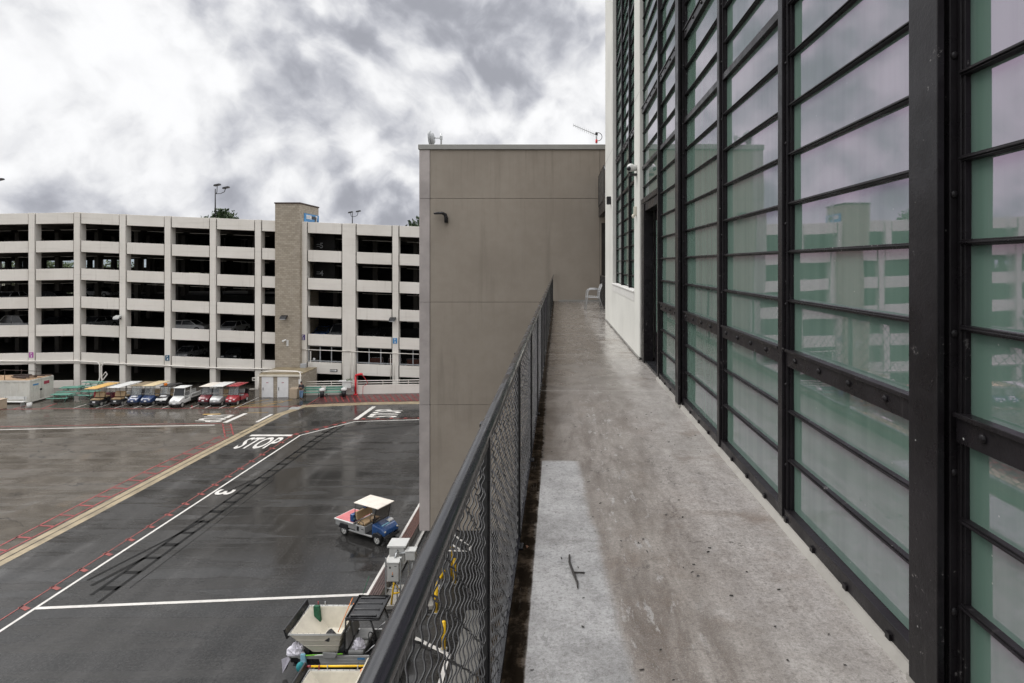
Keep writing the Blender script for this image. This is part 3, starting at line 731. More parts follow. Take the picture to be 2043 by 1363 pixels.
# rear side: open on the left of the upper middle decks, closed elsewhere
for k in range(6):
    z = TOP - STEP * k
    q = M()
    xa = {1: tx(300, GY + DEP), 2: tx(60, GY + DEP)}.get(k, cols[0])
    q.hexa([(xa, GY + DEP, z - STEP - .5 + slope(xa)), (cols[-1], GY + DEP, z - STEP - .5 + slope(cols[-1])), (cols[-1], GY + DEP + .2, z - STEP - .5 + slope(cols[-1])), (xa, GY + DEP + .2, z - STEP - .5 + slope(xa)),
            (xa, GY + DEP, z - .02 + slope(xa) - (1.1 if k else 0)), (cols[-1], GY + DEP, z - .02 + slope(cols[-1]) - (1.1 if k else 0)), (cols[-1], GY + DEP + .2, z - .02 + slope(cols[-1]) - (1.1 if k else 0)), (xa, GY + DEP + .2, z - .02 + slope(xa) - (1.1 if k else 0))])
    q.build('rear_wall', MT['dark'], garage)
for k in (1, 2, 3, 4):
    z = TOP - STEP * k + slope(cols[8]); x1 = tx(330, GY + DEP)
    M().box(cols[0], x1, GY + DEP - .25, GY + DEP - .02, z - 1.2, z).build('rear_parapet', MT['slabm'], garage)
for i in range(22):
    x = cols[0] + i * 3.4
    M().box(x - .3, x + .3, GY + DEP - .6, GY + DEP - .26, 0, TOP + slope(x) - 1.2).build('rear_column', MT['slabm'], garage)
M().box(cols[0] - .5, cols[0] - .33, GY, GY + DEP, 0, TOP + slope(cols[0])).build('end_wall', MT['garage'], garage)
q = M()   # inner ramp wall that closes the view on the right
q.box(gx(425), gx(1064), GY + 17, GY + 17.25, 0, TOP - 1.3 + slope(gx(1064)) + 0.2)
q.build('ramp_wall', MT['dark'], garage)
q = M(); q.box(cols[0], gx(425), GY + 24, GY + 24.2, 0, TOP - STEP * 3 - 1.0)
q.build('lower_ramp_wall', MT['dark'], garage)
# sprinkler pipes under the decks
q = M()
for k in range(6):
    for i in range(len(cols) - 1):
        a, b = cols[i] + .4, cols[i + 1] - .4
        z = TOP - STEP * k - 1.66
        q.tube([(a, GY + 3.2, z + slope(a)), (b, GY + 3.2, z + slope(b))], 0.035, 6)
q.build('sprinkler_pipe', MT['garage'], garage)
# painted conduits along the lowest beam
q = M()
zc = lambda p, y: (gx(p), GY - 0.14, EYE + (527 - y) / S)
q.tube([zc(-60, 720), zc(63, 720.5), zc(154, 720), zc(197, 722.5), zc(201, 727), zc(201.5, 752), zc(198, 768), (gx(193), GY - .3, 0.35)], 0.075, 8)
q.tube([zc(212, 768), zc(206, 760), zc(204.5, 750), zc(205, 730), zc(210, 724), zc(245, 725.5), zc(335, 729), zc(425, 733.5), zc(515, 735.5), zc(545, 736)], 0.075, 8)
q.tube([zc(205, 752), zc(213, 742), zc(216, 746), (gx(203), GY - .35, 0.4)], 0.06, 8)
q.tube([(gx(-60), GY - .14, 3.25), zc(63, 723.5), zc(154, 723), zc(198, 726)], 0.03, 6)
q.build('conduit', MT['garage'], garage)
q = M()
for p in (610, 621, 684, 700, 707, 780, 787):
    pt = [(gx(p), GY - 0.13, EYE + (527 - 700 - 0.041 * (p - 606)) / S), (gx(p), GY - .13, 0.9)]
    q.tube(pt, 0.035, 6)
for (a, b) in ((600, 700), (692, 836)):
    q.tube([(gx(a), GY - .12, EYE + (527 - 697 - 0.0415 * (a - 606)) / S), (gx(b), GY - .12, EYE + (527 - 697 - 0.0415 * (b - 606)) / S)], 0.045, 6)
q.build('downpipe', MT['garage'], garage)
# glazed waiting room on the lowest upper level at the right
for (i0, i1) in ((14, 15), (15, 16), (16, 17)):
    a = cols[i0] + cw[i0] / 2; b = cols[i1] - cw[i1] / 2
    q = M()
    zt = lambda x: TOP - STEP * 4 - 1.26 + slope(x); zb = lambda x: TOP - STEP * 5 + slope(x)
    yy = GY + 0.30
    for t in (0.02, 0.34, 0.66, 0.98):
        x = a + (b - a) * t; q.box(x - .045, x + .045, yy, yy + .09, zb(x) - .1, zt(x) + .1)
    for zf, dz in ((zt, -.10), (zb, .04)):
        q.hexa([(a, yy + .01, zf(a) + dz), (b, yy + .01, zf(b) + dz), (b, yy + .08, zf(b) + dz), (a, yy + .08, zf(a) + dz),
                (a, yy + .01, zf(a) + dz + .1), (b, yy + .01, zf(b) + dz + .1), (b, yy + .08, zf(b) + dz + .1), (a, yy + .08, zf(a) + dz + .1)])
    q.build('window_frame', MT['signgrey'], garage)
q = M(); a, b = cols[14], cols[18]
q.hexa([(a, GY + 7, 0.5), (b, GY + 7, 0.1), (b, GY + 7.2, .1), (a, GY + 7.2, .5), (a, GY + 7, 6.3), (b, GY + 7, 5), (b, GY + 7.2, 5), (a, GY + 7.2, 6.3)])
q.build('rear_room_wall', MT['dark'], garage)
q = M(); q.box(gx(669), gx(690), GY + 3.0, GY + 3.12, 2.0, 4.6); q.build('pegboard_panel', MT['slabm'], garage)
# painted level numbers on the dark back wall of the tower bay
for s, y, zz in (('5', 490, 0), ('4', 545, 0)):
    q = M(); mt = Matrix.Translation((gx(628) - 0.3, GY + 2.5, EYE + (527 - y) / S * 1.04)) @ Matrix.Rotation(R(90), 4, 'X') @ Matrix.Diagonal((0.6, 0.62, 1, 1))
    q.text(s, mt)
    q.box(gx(612.5), gx(619.5), GY + 2.49, GY + 2.5, EYE + (527 - y) / S * 1.04 + .1, EYE + (527 - y) / S * 1.04 + .16)
    q.box(gx(612.5), gx(619.5), GY + 2.49, GY + 2.5, EYE + (527 - y) / S * 1.04 - .12, EYE + (527 - y) / S * 1.04 - .06)
    q.build('painted_number', MT['signgrey'], garage)
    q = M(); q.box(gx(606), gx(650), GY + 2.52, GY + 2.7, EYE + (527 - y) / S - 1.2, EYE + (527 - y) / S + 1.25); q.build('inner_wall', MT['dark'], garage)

# lamps and benches in the waiting room (each a thing of its own)
lz = lambda x: TOP - STEP * 4 - 1.26 + slope(x)
for k, (p, lab) in enumerate(((634, 'lit fluorescent strip above the first glazed opening right of the block tower'),
                   (661, 'lit fluorescent strip beside the pegboard panel in the garage waiting room'),
                   (730, 'lit fluorescent strip above the longer brown bench in the waiting room'),
                   (760, 'lit fluorescent strip above the half hidden brown bench in the middle opening'),
                   (815, 'lit fluorescent strip in the garage opening nearest the taupe building'))):
    x = gx(p) - 0.15; t = thing('fluorescent_light', lab, 'ceiling light', (x, GY + 2.2, lz(x) - 0.12), 0, 'fluorescent lights in the garage waiting room')
    M().box(-.58, .58, -.14, .14, 0.03, .12).build('housing', MT['slabm'], t)
    q = M(); q.cyl((-.56, -.07, 0), (.56, -.07, 0), .035, 8); q.cyl((-.56, .07, 0), (.56, .07, 0), .035, 8); q.build('tube', MT['tube'], t)
for p0, p1, lab in ((723, 754, 'mahogany bench with pale tube frame in the middle of the glazed garage opening'),
                    (763, 792, 'mahogany bench with pale tube frame half hidden behind a garage column'),
                    (800, 829, 'mahogany bench with pale tube frame in the opening nearest the taupe building')):
    xa, xb = gx(p0), gx(p1); xm = (xa + xb) / 2; L = (xb - xa) / 2
    zf = TOP - STEP * 5 - 0.75 + slope(xm)
    t = thing('waiting_bench', lab, 'bench', (xm, GY + 1.8, zf), 0, 'benches in the garage waiting room')
    M().box(-L + .1, L - .1, -.25, .25, .42, .48).build('seat', MT['mahog'], t, 0.01)
    M().box(-L + .12, L - .12, .2, .24, .55, 1.12).build('backrest', MT['mahog'], t, 0.01)
    for sx in (-1, 1):
        q = M(); q.tube([(sx * L, -.3, 0), (sx * L, -.3, .62), (sx * L, .2, .64), (sx * (L - .08), .26, 1.18)], .028, 6); q.tube([(sx * L, .22, 0), (sx * L, .22, .64)], .028, 6); q.build('side_frame', MT['alu'], t)
    M().tube([(-L + .08, .26, 1.18), (L - .08, .26, 1.18)], .026, 6).build('top_rail', MT['alu'], t)
t = thing('paper_cup', 'small white container on the sill of the first glazed garage opening', 'container', (gx(623), GY + 0.5, TOP - STEP * 5 + slope(gx(623)) + .02))
q = M(); q.cyl((0, 0, 0), (0, 0, .30), .10, 10, .13); q.ell((0, 0, .30), .13, .13, .04, 10, 4); q.build('cup', MT['white'], t)

# one-way sign on the lowest beam
x = gx(666); z = EYE + (527 - 739.5) / S
t = thing('one_way_sign', 'black ONE WAY sign with white right arrow on the garage beam', 'sign', (x, GY - 0.02, z))
M().box(-.40, .40, -.03, 0, -.13, .13).build('plate', MT['signblack'], t)
q = M(); q.add([(px_, -.034, pz_) for px_, pz_ in ((-.36, -.07), (.18, -.07), (.18, -.105), (.36, 0), (.18, .105), (.18, .07), (-.36, .07))], [tuple(range(7))]); q.build('arrow', MT['signwhite'], t)
q = M(); q.text('ONE WAY', Matrix.Translation((-.08, -.038, 0)) @ Matrix.Rotation(R(90), 4, 'X') @ Matrix.Diagonal((.075, .085, 1, 1))); q.build('lettering', MT['signblack'], t)

# column signs
for p, y, m, num, lab in ((63.6, 708, 'signpink', '3', 'small pink location sign with number 3 on a garage column above the white container'),
                     (334.8, 714, 'signnavy', '4', 'small dark teal location sign with number 4 on a garage column above the parked carts'),
                     (605, 673, 'signpurple', '5', 'small purple location sign with number 5 on the column right of the block tower'),
                     (788.5, 680, 'signblue', '6', 'small bright blue location sign with number 6 on the column nearest the taupe building')):
    t = thing('location_sign', lab, 'sign', (gx(p), GY - 0.06, EYE + (527 - y) / S), 0, 'location signs on the garage columns')
    M().box(-.23, .23, -.03, 0, -.30, .30).build('plate', MT[m], t)
    q = M(); q.text(num, Matrix.Translation((0.02, -.034, -.13)) @ Matrix.Rotation(R(90), 4, 'X') @ Matrix.Diagonal((.26, .24, 1, 1)))
    q.text('P', Matrix.Translation((0, -.034, .14)) @ Matrix.Rotation(R(90), 4, 'X') @ Matrix.Diagonal((.2, .2, 1, 1))); q.build('lettering', MT['signwhite'], t)

# ------------------------------------------------------------------ block stair tower and utility room
TXL, TXR = gx(548.6) * 62.2 / 62.8, gx(598) * 62.2 / 62.8
ztop = EYE + 120.5 / (1150 / 62.2)
tower = thing('stair_tower', 'tall tan block stair tower rising above the garage roof with a blue sign', 'tower', (TXL, 62.2, 0))
M().box(0, TXR - TXL, 0, 4.9, 0, ztop).build('wall', MT['blockw'], tower, 0.02)
M().box(-.06, TXR - TXL + .06, -.06, 4.96, ztop, ztop + .14).build('coping', MT['darkrust'], tower)
t = thing('tower_sign', 'blue sign with a large white 7 on the side of the block tower', 'sign', (TXR, 62.2, 0))
za = ztop - 0.92
q = M().box(0.005, 0.06, 1.0, 4.85, za - 1.15, za); q.build('plate', MT['signblue'], t)
q = M().box(.062, .075, 1.5, 2.8, za - .58, za - .15); q.build('white_label', MT['signwhite'], t)
q = M()
for i in range(3): q.box(.077, .082, 1.62, 2.7 - .25 * (i % 2), za - .50 + i * .11, za - .46 + i * .11)
q.build('small_print', MT['signgrey'], t)
q = M().hexa([(.064, 2.82, za - .52), (.064, 4.3, za - .60), (.07, 4.3, za - .60), (.07, 2.82, za - .52), (.064, 2.82, za - .2), (.064, 4.3, za - .2), (.07, 4.3, za - .2), (.07, 2.82, za - .2)])
q.box(.064, .07, 3.65, 4.45, za - .9, za - .6); q.build('black_band', MT['signblack'], t)
q = M(); q.text('7', Matrix.Translation((.078, 4.15, za - .5)) @ Matrix.Rotation(R(90), 4, 'Z') @ Matrix.Rotation(R(90), 4, 'X') @ Matrix.Diagonal((.75, .8, 1, 1))); q.build('number', MT['signwhite'], t)

KY = 58.3; KX0, KX1 = (517 - 1114) * KY / 1150, (601 - 1114) * KY / 1150
room = thing('utility_room', 'low tan block utility room with two white doors below the tower', 'building', (KX0, KY, 0))
M().box(0, KX1 - KX0, 0, 3.8, 0, 2.32).build('wall', MT['blockw'], room, 0.02)
M().box(-.05, KX1 - KX0 + .05, -.12, -.002, 2.12, 2.30).build('gutter', MT['cream'], room, 0.02)
M().box(-.02, KX1 - KX0 + .02, 0.05, 3.75, 2.322, 2.40).build('roof', MT['conc'], room)
for px0, px1 in ((524, 544.5), (555, 574.5)):
    a = (px0 - 1114) * KY / 1150 - KX0; b = (px1 - 1114) * KY / 1150 - KX0
    dd = M().box(a, b, -.06, -.003, 0.02, 2.06).build('door', MT['doorw'], room, 0.01)
    q = M(); q.box(a - .06, a, -.07, -.004, 0, 2.11); q.box(b, b + .06, -.07, -.004, 0, 2.11); q.box(a - .06, b + .06, -.07, -.004, 2.062, 2.12); q.build('frame', MT['doorw'], dd)
    M().cyl((a + .09, -.10, .75), (a + .09, -.10, 1.05), .025, 6).build('handle', MT['blackp'], dd)
    M().box(a + .38, a + .62, -.066, -.061, 1.48, 1.54).build('door_label', MT['signred'], dd)
q = M().box(4.0, 4.26, -.03, -.003, 1.35, 1.85); q.build('notice', MT['signwhite'], room)
q = M()
q.tube([(-.3, -.08, 2.0), (-.62, -.08, 2.0), (-.62, -.08, 1.75), (-.2, -.08, 1.75)], .05, 6); q.tube([(-.05, -.08, 2.15), (-.05, -.08, 0.9), (-.9, -.08, 0.85)], .05, 6)
q.tube([(.2, .6, 2.5), (1, .7, 2.62), (3.6, .6, 2.55), (4.2, -.1, 2.5), (4.25, -.1, .3)], .05, 6); q.tube([(0, .3, 2.55), (4.0, .3, 2.55), (4.3, .2, 2.5)], .035, 6)
q.build('pipe', MT['garage'], room)
t = thing('junction_box', 'grey electrical junction box at the foot of the block tower', 'junction box', ((591 - 1114) * 60 / 1150, 61.9, EYE - (732 - 527) / 1150 * 61.9))
M().box(-.33, .27, -.25, 0, -.28, .36).build('box', MT['signgrey'], t, 0.02); M().box(-.30, .24, -.27, -.251, -.25, .33).build('cover', MT['signgrey'], t, .01)

# floodlights on walls and columns
def floodlight(x, y, z, m, lab, s=1.0):
    t = thing('wall_floodlight', lab, 'floodlight', (x, y, z), 0, 'floodlights on the garage front')
    q = M(); q.hexa([(-.34 * s, -.75 * s, -.12 * s), (.34 * s, -.75 * s, -.12 * s), (.34 * s, -.25 * s, .0), (-.34 * s, -.25 * s, .0), (-.34 * s, -.65 * s, .12 * s), (.34 * s, -.65 * s, .12 * s), (.34 * s, -.22 * s, .26 * s), (-.34 * s, -.22 * s, .26 * s)])
    q.build('lamp_head', m, t, .03)
    q = M().box(-.28 * s, .28 * s, -.745 * s, -.70 * s, -.20 * s, -.125 * s); q.build('lens', MT['signgrey'], t)
    M().tube([(0, 0, -.1), (0, -.2 * s, -.05), (0, -.3 * s, .03)], .04, 6).build('arm', MT['blackp'], t)
    M().box(-.1, .1, -.04, 0, -.22, .05).build('bracket', MT['blackp'], t)
floodlight(gx(241), GY - 0.06, EYE + (527 - 633) / S, MT['boxgrey'], 'pale floodlight on a garage column above the two shuttle carts', .95)
floodlight((570 - 1114) * 62.2 / 1150, 62.2, EYE + (527 - 632) / S, MT['blackp'], 'black floodlight on the front of the block tower')
floodlight(gx(786), GY - 0.06, EYE + (527 - 637) / S, MT['blackp'], 'black floodlight on the garage column nearest the taupe building')
t = thing('camera_box', 'white security camera with box on the block tower below its floodlight', 'security camera', ((570 - 1114) * 62.2 / 1150, 62.2, EYE + (527 - 679) / S))
M().box(.1, .32, -.08, 0, -.55, .1).build('box', MT['white'], t, .01); q = M(); q.cyl((-.15, -.3, .05), (.1, -.1, .1), .09, 10); q.ell((-.15, -.3, 0), .12, .12, .12); q.build('camera_head', MT['white'], t)

# roof lamp posts on the garage top deck
def lamp_post(px, ytop, ybase, Y, s, lab, heads=((-1, .35), (1, .0))):
    x = (px - 1114) * Y / 1150; zt = EYE + (527 - ytop) * Y / 1150; zb = EYE + (527 - ybase) * Y / 1150
    t = thing('roof_lamp_post', lab, 'lamp post', (x, Y, zb), 0, 'lamp posts on the garage roof')
    H = zt - zb
    M().cyl((0, 0, 0), (0, 0, H), .10 * s, 8, .07 * s).build('pole', MT['blackp'], t)
    q = M()
    for sx, dz in heads:
        q.tube([(0, 0, H - .75 * s), (sx * .6 * s, 0, H - .7 * s), (sx * 1.0 * s, 0, H - .45 * s), (sx * 1.15 * s, 0, H - .1 * s + dz * s)], .05 * s, 6)
    q.build('arms', MT['blackp'], t)
    for sx, dz in heads:
        z = H - .05 * s + dz * s; xx = sx * 1.2 * s
        q = M(); q.hexa([(xx - .45 * s, -.3 * s, z - .12 * s), (xx + .45 * s, -.3 * s, z + .08 * s), (xx + .45 * s, .3 * s, z + .08 * s), (xx - .45 * s, .3 * s, z - .12 * s),
                         (xx - .40 * s, -.25 * s, z + .14 * s), (xx + .40 * s, -.25 * s, z + .30 * s), (xx + .40 * s, .25 * s, z + .30 * s), (xx - .40 * s, .25 * s, z + .14 * s)]); q.build('lamp_head', MT['blackp'], t, .02)
lamp_post(429.5, 377, 433, 78, .9, 'tall twin headed lamp post on the garage roof left of the block tower', ((.25, .55), (1.35, .15)))
lamp_post(703, 425, 450, 92, .8, 'short twin headed lamp post on the garage roof right of the block tower', ((-.3, .1), (1.0, .3)))
lamp_post(-22, 366, 432, 74, .9, 'lamp post on the garage roof cut by the left photo edge', ((-1.0, .1), (1.3, .5)))

# ------------------------------------------------------------------ cars on the decks
def make_car(name, paint, lab, loc, rot, suv=False):
    t = thing(name, lab, 'car', loc, rot, 'cars parked inside the garage')
    hh = 1.75 if suv else 1.42
    body = [(-2.2, .30), (-2.25, .62), (-2.1, .80), (-1.25, .92), (1.4, .95), (2.15, .88), (2.25, .6), (2.2, .30)]
    q = M()
    for sx in (0,): q.prism([(u, z) for u, z in body], 'x', -.87, .87)
    q.build('body', MT[paint], t, .08)
    cab = [(-1.25, .90), (-.55, hh - .02), (1.05, hh - .04), (1.75 if suv else 1.6, .93)]
    vs = [(-.80, u, z) for u, z in cab] + [(.80, u, z) for u, z in cab]
    for i in (1, 2, 5, 6): vs[i] = (vs[i][0] * .82, vs[i][1], vs[i][2])
    q = M(); q.add(vs, [(0, 1, 2, 3), (7, 6, 5, 4), (0, 4, 5, 1), (2, 6, 7, 3)]); q.build('window_glass', MT['carglass'], t)
    q = M(); q.hexa([(-.66, -.55, hh - .04), (.66, -.55, hh - .04), (.66, 1.05, hh - .05), (-.66, 1.05, hh - .05), (-.62, -.48, hh + .02), (.62, -.48, hh + .02), (.62, .98, hh + .01), (-.62, .98, hh + .01)]); q.build('roof', MT[paint], t, .02)
    for sx in (-1, 1):
        for (u0, z0, u1, z1) in ((-1.25, .91, -.55, hh - .03), (.3, .92, .25, hh - .03), (1.6, .93, 1.05, hh - .05)):
            M().tube([(sx * .81, u0, z0), (sx * .66, u1, z1)], .04, 4).build('pillar', MT[paint], t)
    for sx in (-1, 1):
        for u in (-1.4, 1.35):
            wh = M().cyl((sx * .70, u, .33), (sx * .89, u, .33), .33, 16).build('wheel', MT['rubber'], t)
            M().cyl((sx * .875, u, .33), (sx * .90, u, .33), .2, 12).build('rim', MT['steel'], wh)
        M().box(sx * .7 - .16, sx * .7 + .16, -2.24, -2.20, .58, .72).build('headlight', MT['signwhite'], t)
def deck_z(k, x): return TOP - STEP * k - 0.95 + slope(x)
def put_car(p, k, dy, rot, paint, lab, suv=False):
    Y = GY + dy; x = (p - 1114) * Y / 1150
    make_car('parked_car', paint, lab, (x, Y, deck_z(k, x) + .003), rot, suv)
put_car(20, 3, 4.5, R(8), 'carwhite', 'white car on the third garage deck at the left photo edge')
put_car(100, 3, 4.0, R(-95), 'cardark', 'dark car parked lengthwise on the third garage deck left of the first full column')
put_car(200, 3, 18, R(85), 'carsilver', 'silver car far inside the third garage deck two bays from the left')
put_car(30, 4, 4.2, R(-90), 'carwhite', 'white van-like car on the fourth garage deck at the left photo edge', True)
put_car(115, 4, 5, R(4), 'cardark', 'dark car on the fourth garage deck above the white container')
put_car(195, 4, 4.5, R(-3), 'carsilver', 'silver car behind the pale floodlight on the fourth garage deck')
put_car(375, 4, 4.2, R(95), 'carwhite', 'white car parked lengthwise on the fourth garage deck above the white cargo truck')
put_car(380, 5, 4.5, R(3), 'carsilver', 'silver car on the lowest upper deck above the white cargo truck')
put_car(466, 4, 5, R(2), 'carwhite', 'white car on the fourth garage deck left of the block tower')
put_car(475, 5, 5.0, R(4), 'cardark', 'dark car on the lowest upper deck left of the block tower')
put_car(680, 4, 3.9, R(3), 'carsilver', 'silver car beside the wide double column right of the tower', True)
put_car(650, 4, 3.9, R(-2), 'carblue', 'dark blue car on the fourth deck behind the beam below the number four', False)
put_car(745, 4, 4.0, R(2), 'cardark', 'dark car behind the fourth deck beam right of the wide double column')

# ------------------------------------------------------------------ low wall, railing and things in front of the right bays
lw = thing('low_wall', 'low white wall with a white pipe handrail along the right part of the garage', 'wall', (0, 0, 0))
def lwy(x): return 59.35 + (x + 26.3) * 0.085
pts = [(-26.1 + i * 2.6) for i in range(13)]
q = M()
for a, b in zip(pts[:-1], pts[1:]):
    q.hexa([(a, lwy(a), 0), (b, lwy(b), 0), (b, lwy(b) + .2, 0), (a, lwy(a) + .2, 0), (a, lwy(a), .92), (b, lwy(b), .92), (b, lwy(b) + .2, .92), (a, lwy(a) + .2, .92)])
q.build('wall', MT['garage'], lw)
q = M()
for zz in (1.12, 1.36): q.tube([(x, lwy(x) + .1, zz) for x in pts], .045, 6)
q.build('handrail', MT['garage'], lw)
for x in pts: M().cyl((x, lwy(x) + .1, .92), (x, lwy(x) + .1, 1.36), .035, 6).build('rail_post', MT['garage'], lw)
def green_bench(x, y, w_, lab):
    t = thing('green_bench', lab, 'bench', (x, y, 0), R(4), 'green benches by the low wall')
    h = w_ / 2
    for i in range(3): M().box(-h, h, -.42 + i * .16, -.29 + i * .16, .44, .48).build('seat_slat', MT['green'], t)
    for i in range(2): M().box(-h, h, .06 + i * .05, .09 + i * .05, .6 + i * .2, .76 + i * .2).build('back_slat', MT['green'], t)
    for sx in (-1, 1):
        q = M(); q.tube([(sx * (h - .12), -.40, 0), (sx * (h - .12), -.40, .43)], .03, 6); q.tube([(sx * (h - .12), .15, 0), (sx * (h - .12), .06, .45), (sx * (h - .12), .16, 1.0)], .03, 6)
        q.tube([(sx * (h - .12), -.42, .62), (sx * (h - .12), .08, .64)], .03, 6); q.tube([(sx * (h - .12), -.4, .2), (sx * (h - .12), .12, .2)], .025, 6); q.build('side_frame', MT['blackp'], t)
green_bench(-25.05, 58.75, 1.7, 'long green slatted bench beside the standing person')
green_bench(-22.95, 58.95, 1.7, 'long green slatted bench between the two black trash bins')
for x, y, lab in ((-23.98, 58.5, 'black trash bin with pale lid between the two green benches'), (-21.85, 58.75, 'black trash bin with pale lid left of the red standpipe')):
    t = thing('trash_bin', lab, 'trash bin', (x, y, 0), 0, 'trash bins by the low wall')
    M().cyl((0, 0, 0), (0, 0, .62), .19, 14, .22).build('bin', MT['blackp'], t)
    q = M(); q.cyl((0, 0, .62), (0, 0, .80), .27, 14, .30); q.ell((0, 0, .80), .30, .30, .12, 14, 6); q.build('lid', MT['white'], t)
t = thing('white_cabinet', 'white wall cabinet with cut plants on its top left of the red standpipe', 'cabinet', (-21.75, 59.35, 0))
M().box(-.45, .45, -.22, .15, .75, 1.42).build('box', MT['white'], t, .02); M().box(-.85, .55, -.28, .2, 1.422, 1.5).build('top', MT['white'], t)
q = M(); rr = random.Random(4)
for i in range(40):
    a = rr.uniform(0, 6.28); x, y = rr.uniform(-.1, .5), rr.uniform(-.1, .1); h = rr.uniform(.12, .3)
    q.quad((x, y, 1.5), (x + .05, y, 1.5), (x + .09 * math.cos(a), y + .1 * math.sin(a), 1.5 + h))
q.build('sprigs', MT['leafb'], t)
t = thing('drinking_fountain', 'grey wall drinking fountain beside the red standpipe', 'fountain', (-21.2, 59.5, 0))
M().box(-.12, .12, -.15, .1, .35, .85).build('body', MT['steel'], t, .03); q = M(); q.cyl((0, -.12, .85), (0, -.12, .93), .13, 12, .17); q.build('bowl', MT['steel'], t)
t = thing('red_standpipe', 'red fire standpipe with bent arm and hanging hose at the low wall', 'standpipe', (-20.95, 59.55, 0))
M().cyl((0, 0, 0), (0, 0, 1.95), .105, 12).build('riser', MT['redpaint'], t)
M().tube([(0, 0, 1.9), (.05, 0, 2.02), (.35, -.05, 2.1), (.62, -.1, 2.16), (.75, -.1, 2.12)], .13, 12, rs=[.105, .125, .11, .12, .10]).build('arm', MT['redpaint'], t)
M().cyl((0, 0, .0), (0, 0, .08), .22, 12).build('base_flange', MT['redpaint'], t)
M().tube([(.74, -.1, 2.1), (.9, -.12, 1.85), (1.15, -.12, 1.5), (1.3, -.12, 1.25), (1.1, -.1, 1.05), (.8, -.05, .9), (.75, 0, .5), (.75, 0, 0)], .025, 6).build('hose', MT['redpaint'], t)
t = thing('planter_box', 'tan fibreglass planter box beside the utility room doors', 'planter', (-26.55, 58.05, 0))
q = M(); q.hexa([(-.42, -.3, 0), (.32, -.3, 0), (.32, .25, 0), (-.42, .25, 0), (-.38, -.32, 1.0), (.42, -.32, 1.0), (.42, .25, 1.0), (-.38, .25, 1.0)]); q.build('body', MT['tanbox'], t, .04)
M().box(-.36, .40, -.28, .22, 1.002, 1.05).build('top', MT['tanbox'], t, .02)

# ------------------------------------------------------------------ left corner: container, tables, benches
ct = thing('shipping_container', 'off-white shipping container with a rusty roof at the left edge of the yard', 'container', (-51.1, 55.7, 0.12))
L = 12.0
q = M(); n_c = 60; y = 0
vs = []; fs = []
prof = []
for i in range(n_c + 1):
    x = -L + 0.12 + (L - .24) * i / n_c; dy = (0, 0.045, 0.045, 0)[i % 4]; prof.append((x, dy))
vs = [(x, dy, .12) for x, dy in prof] + [(x, dy, 1.98) for x, dy in prof]
fs = [(i, i + 1, n_c + 2 + i, n_c + 1 + i) for i in range(n_c)]
q.add(vs, fs)
q.box(-L + .02, -.06, .06, 2.58, .02, 2.0); q.build('wall', MT['container'], ct)
q = M()
for z0, z1 in ((0, .13), (1.97, 2.12)): q.box(-L, 0, -.02, .10, z0, z1); q.box(-.1, .02, .102, 2.5, z0, z1)
for x0, x1, y0 in ((-.14, .022, -.022), (-.14, .022, 2.49), (-L - .02, -L + .12, -.022)): q.box(x0, x1, y0, y0 + .14, -.002, 2.13)
q.build('frame', MT['container'], ct, .01)
for y0, y1 in ((.13, 1.28), (1.32, 2.47)):
    dr = M().box(-.058, -.01, y0, y1, .14, 1.96); 
    for j in range(5): dr.box(-.012, .006, y0 + .08 + j * .21, y0 + .18 + j * .21, .2, 1.9)
    dr = dr.build('door', MT['container'], ct)
    M().cyl((.03, (y0 if y0 > 1 else y1) + (.1 if y0 > 1 else -.1), .14), (.03, (y0 if y0 > 1 else y1) + (.1 if y0 > 1 else -.1), 1.96), .022, 6).build('lock_bar', MT['container'], dr)
M().box(.007, .02, .35, .95, 1.55, 1.68).build('blue_label', MT['signblue'], ct)
M().box(.007, .02, 1.55, 2.15, 1.45, 1.75).build('red_label', MT['signred'], ct)
M().cyl((.01, 1.2, 1.05), (.06, 1.2, 1.05), .1, 8).build('lock', MT['blackp'], ct)
q = M(); q.box(-L, -.1, .05, 2.55, 2.122, 2.16); q.build('roof', MT['rust'], ct)
q = M(); rr = random.Random(2)
for i in range(14):
    x = -1.2 - rr.uniform(0, 2.4); y = rr.uniform(.5, 2.3); a = rr.uniform(-.4, .4)
    q.hexa([(x, y, 2.165 + .05 * (i % 4)), (x + 1.6, y + a, 2.165 + .05 * (i % 4)), (x + 1.6, y + a + .12, 2.165 + .05 * (i % 4)), (x, y + .12, 2.165 + .05 * (i % 4)),
            (x, y, 2.22 + .05 * (i % 4)), (x + 1.6, y + a, 2.26 + .05 * (i % 4)), (x + 1.6, y + a + .12, 2.26 + .05 * (i % 4)), (x, y + .12, 2.22 + .05 * (i % 4))])
tag(q.build('scrap_pile', MT['darkrust'], None, loc=(-51.1, 55.7, .12)), 'pile of dark rusty scrap bars on the container roof', 'scrap')
t = thing('bent_guardrail', 'thin bent metal guard frame lying over the container roof', 'frame', (-51.1, 55.7, .12))
q = M(); q.tube([(-2.6, .2, 2.16), (-2.6, .2, 3.15), (-4.9, .25, 2.5)], .03, 6); q.tube([(-2.6, .2, 3.1), (-1.6, .8, 2.95), (-.2, 1.4, 2.75)], .025, 6); q.tube([(-1.9, 1.2, 2.16), (-1.9, 1.2, 3.0)], .025, 6); q.tube([(-.5, 1.2, 2.16), (-.5, 1.3, 3.1)], .025, 6); q.build('frame', MT['darkrust'], t)
t = thing('white_bench', 'low white bench in front of the white container', 'bench', (-51.6, 54.6, 0))
for i in range(2): M().box(-1.25, 1.1, -.2 + i * .2, -.03 + i * .2, .44, .48).build('seat_plank', MT['white'], t)
M().box(-1.1, 1.0, .22, .26, .62, .9).build('back_plank', MT['white'], t)
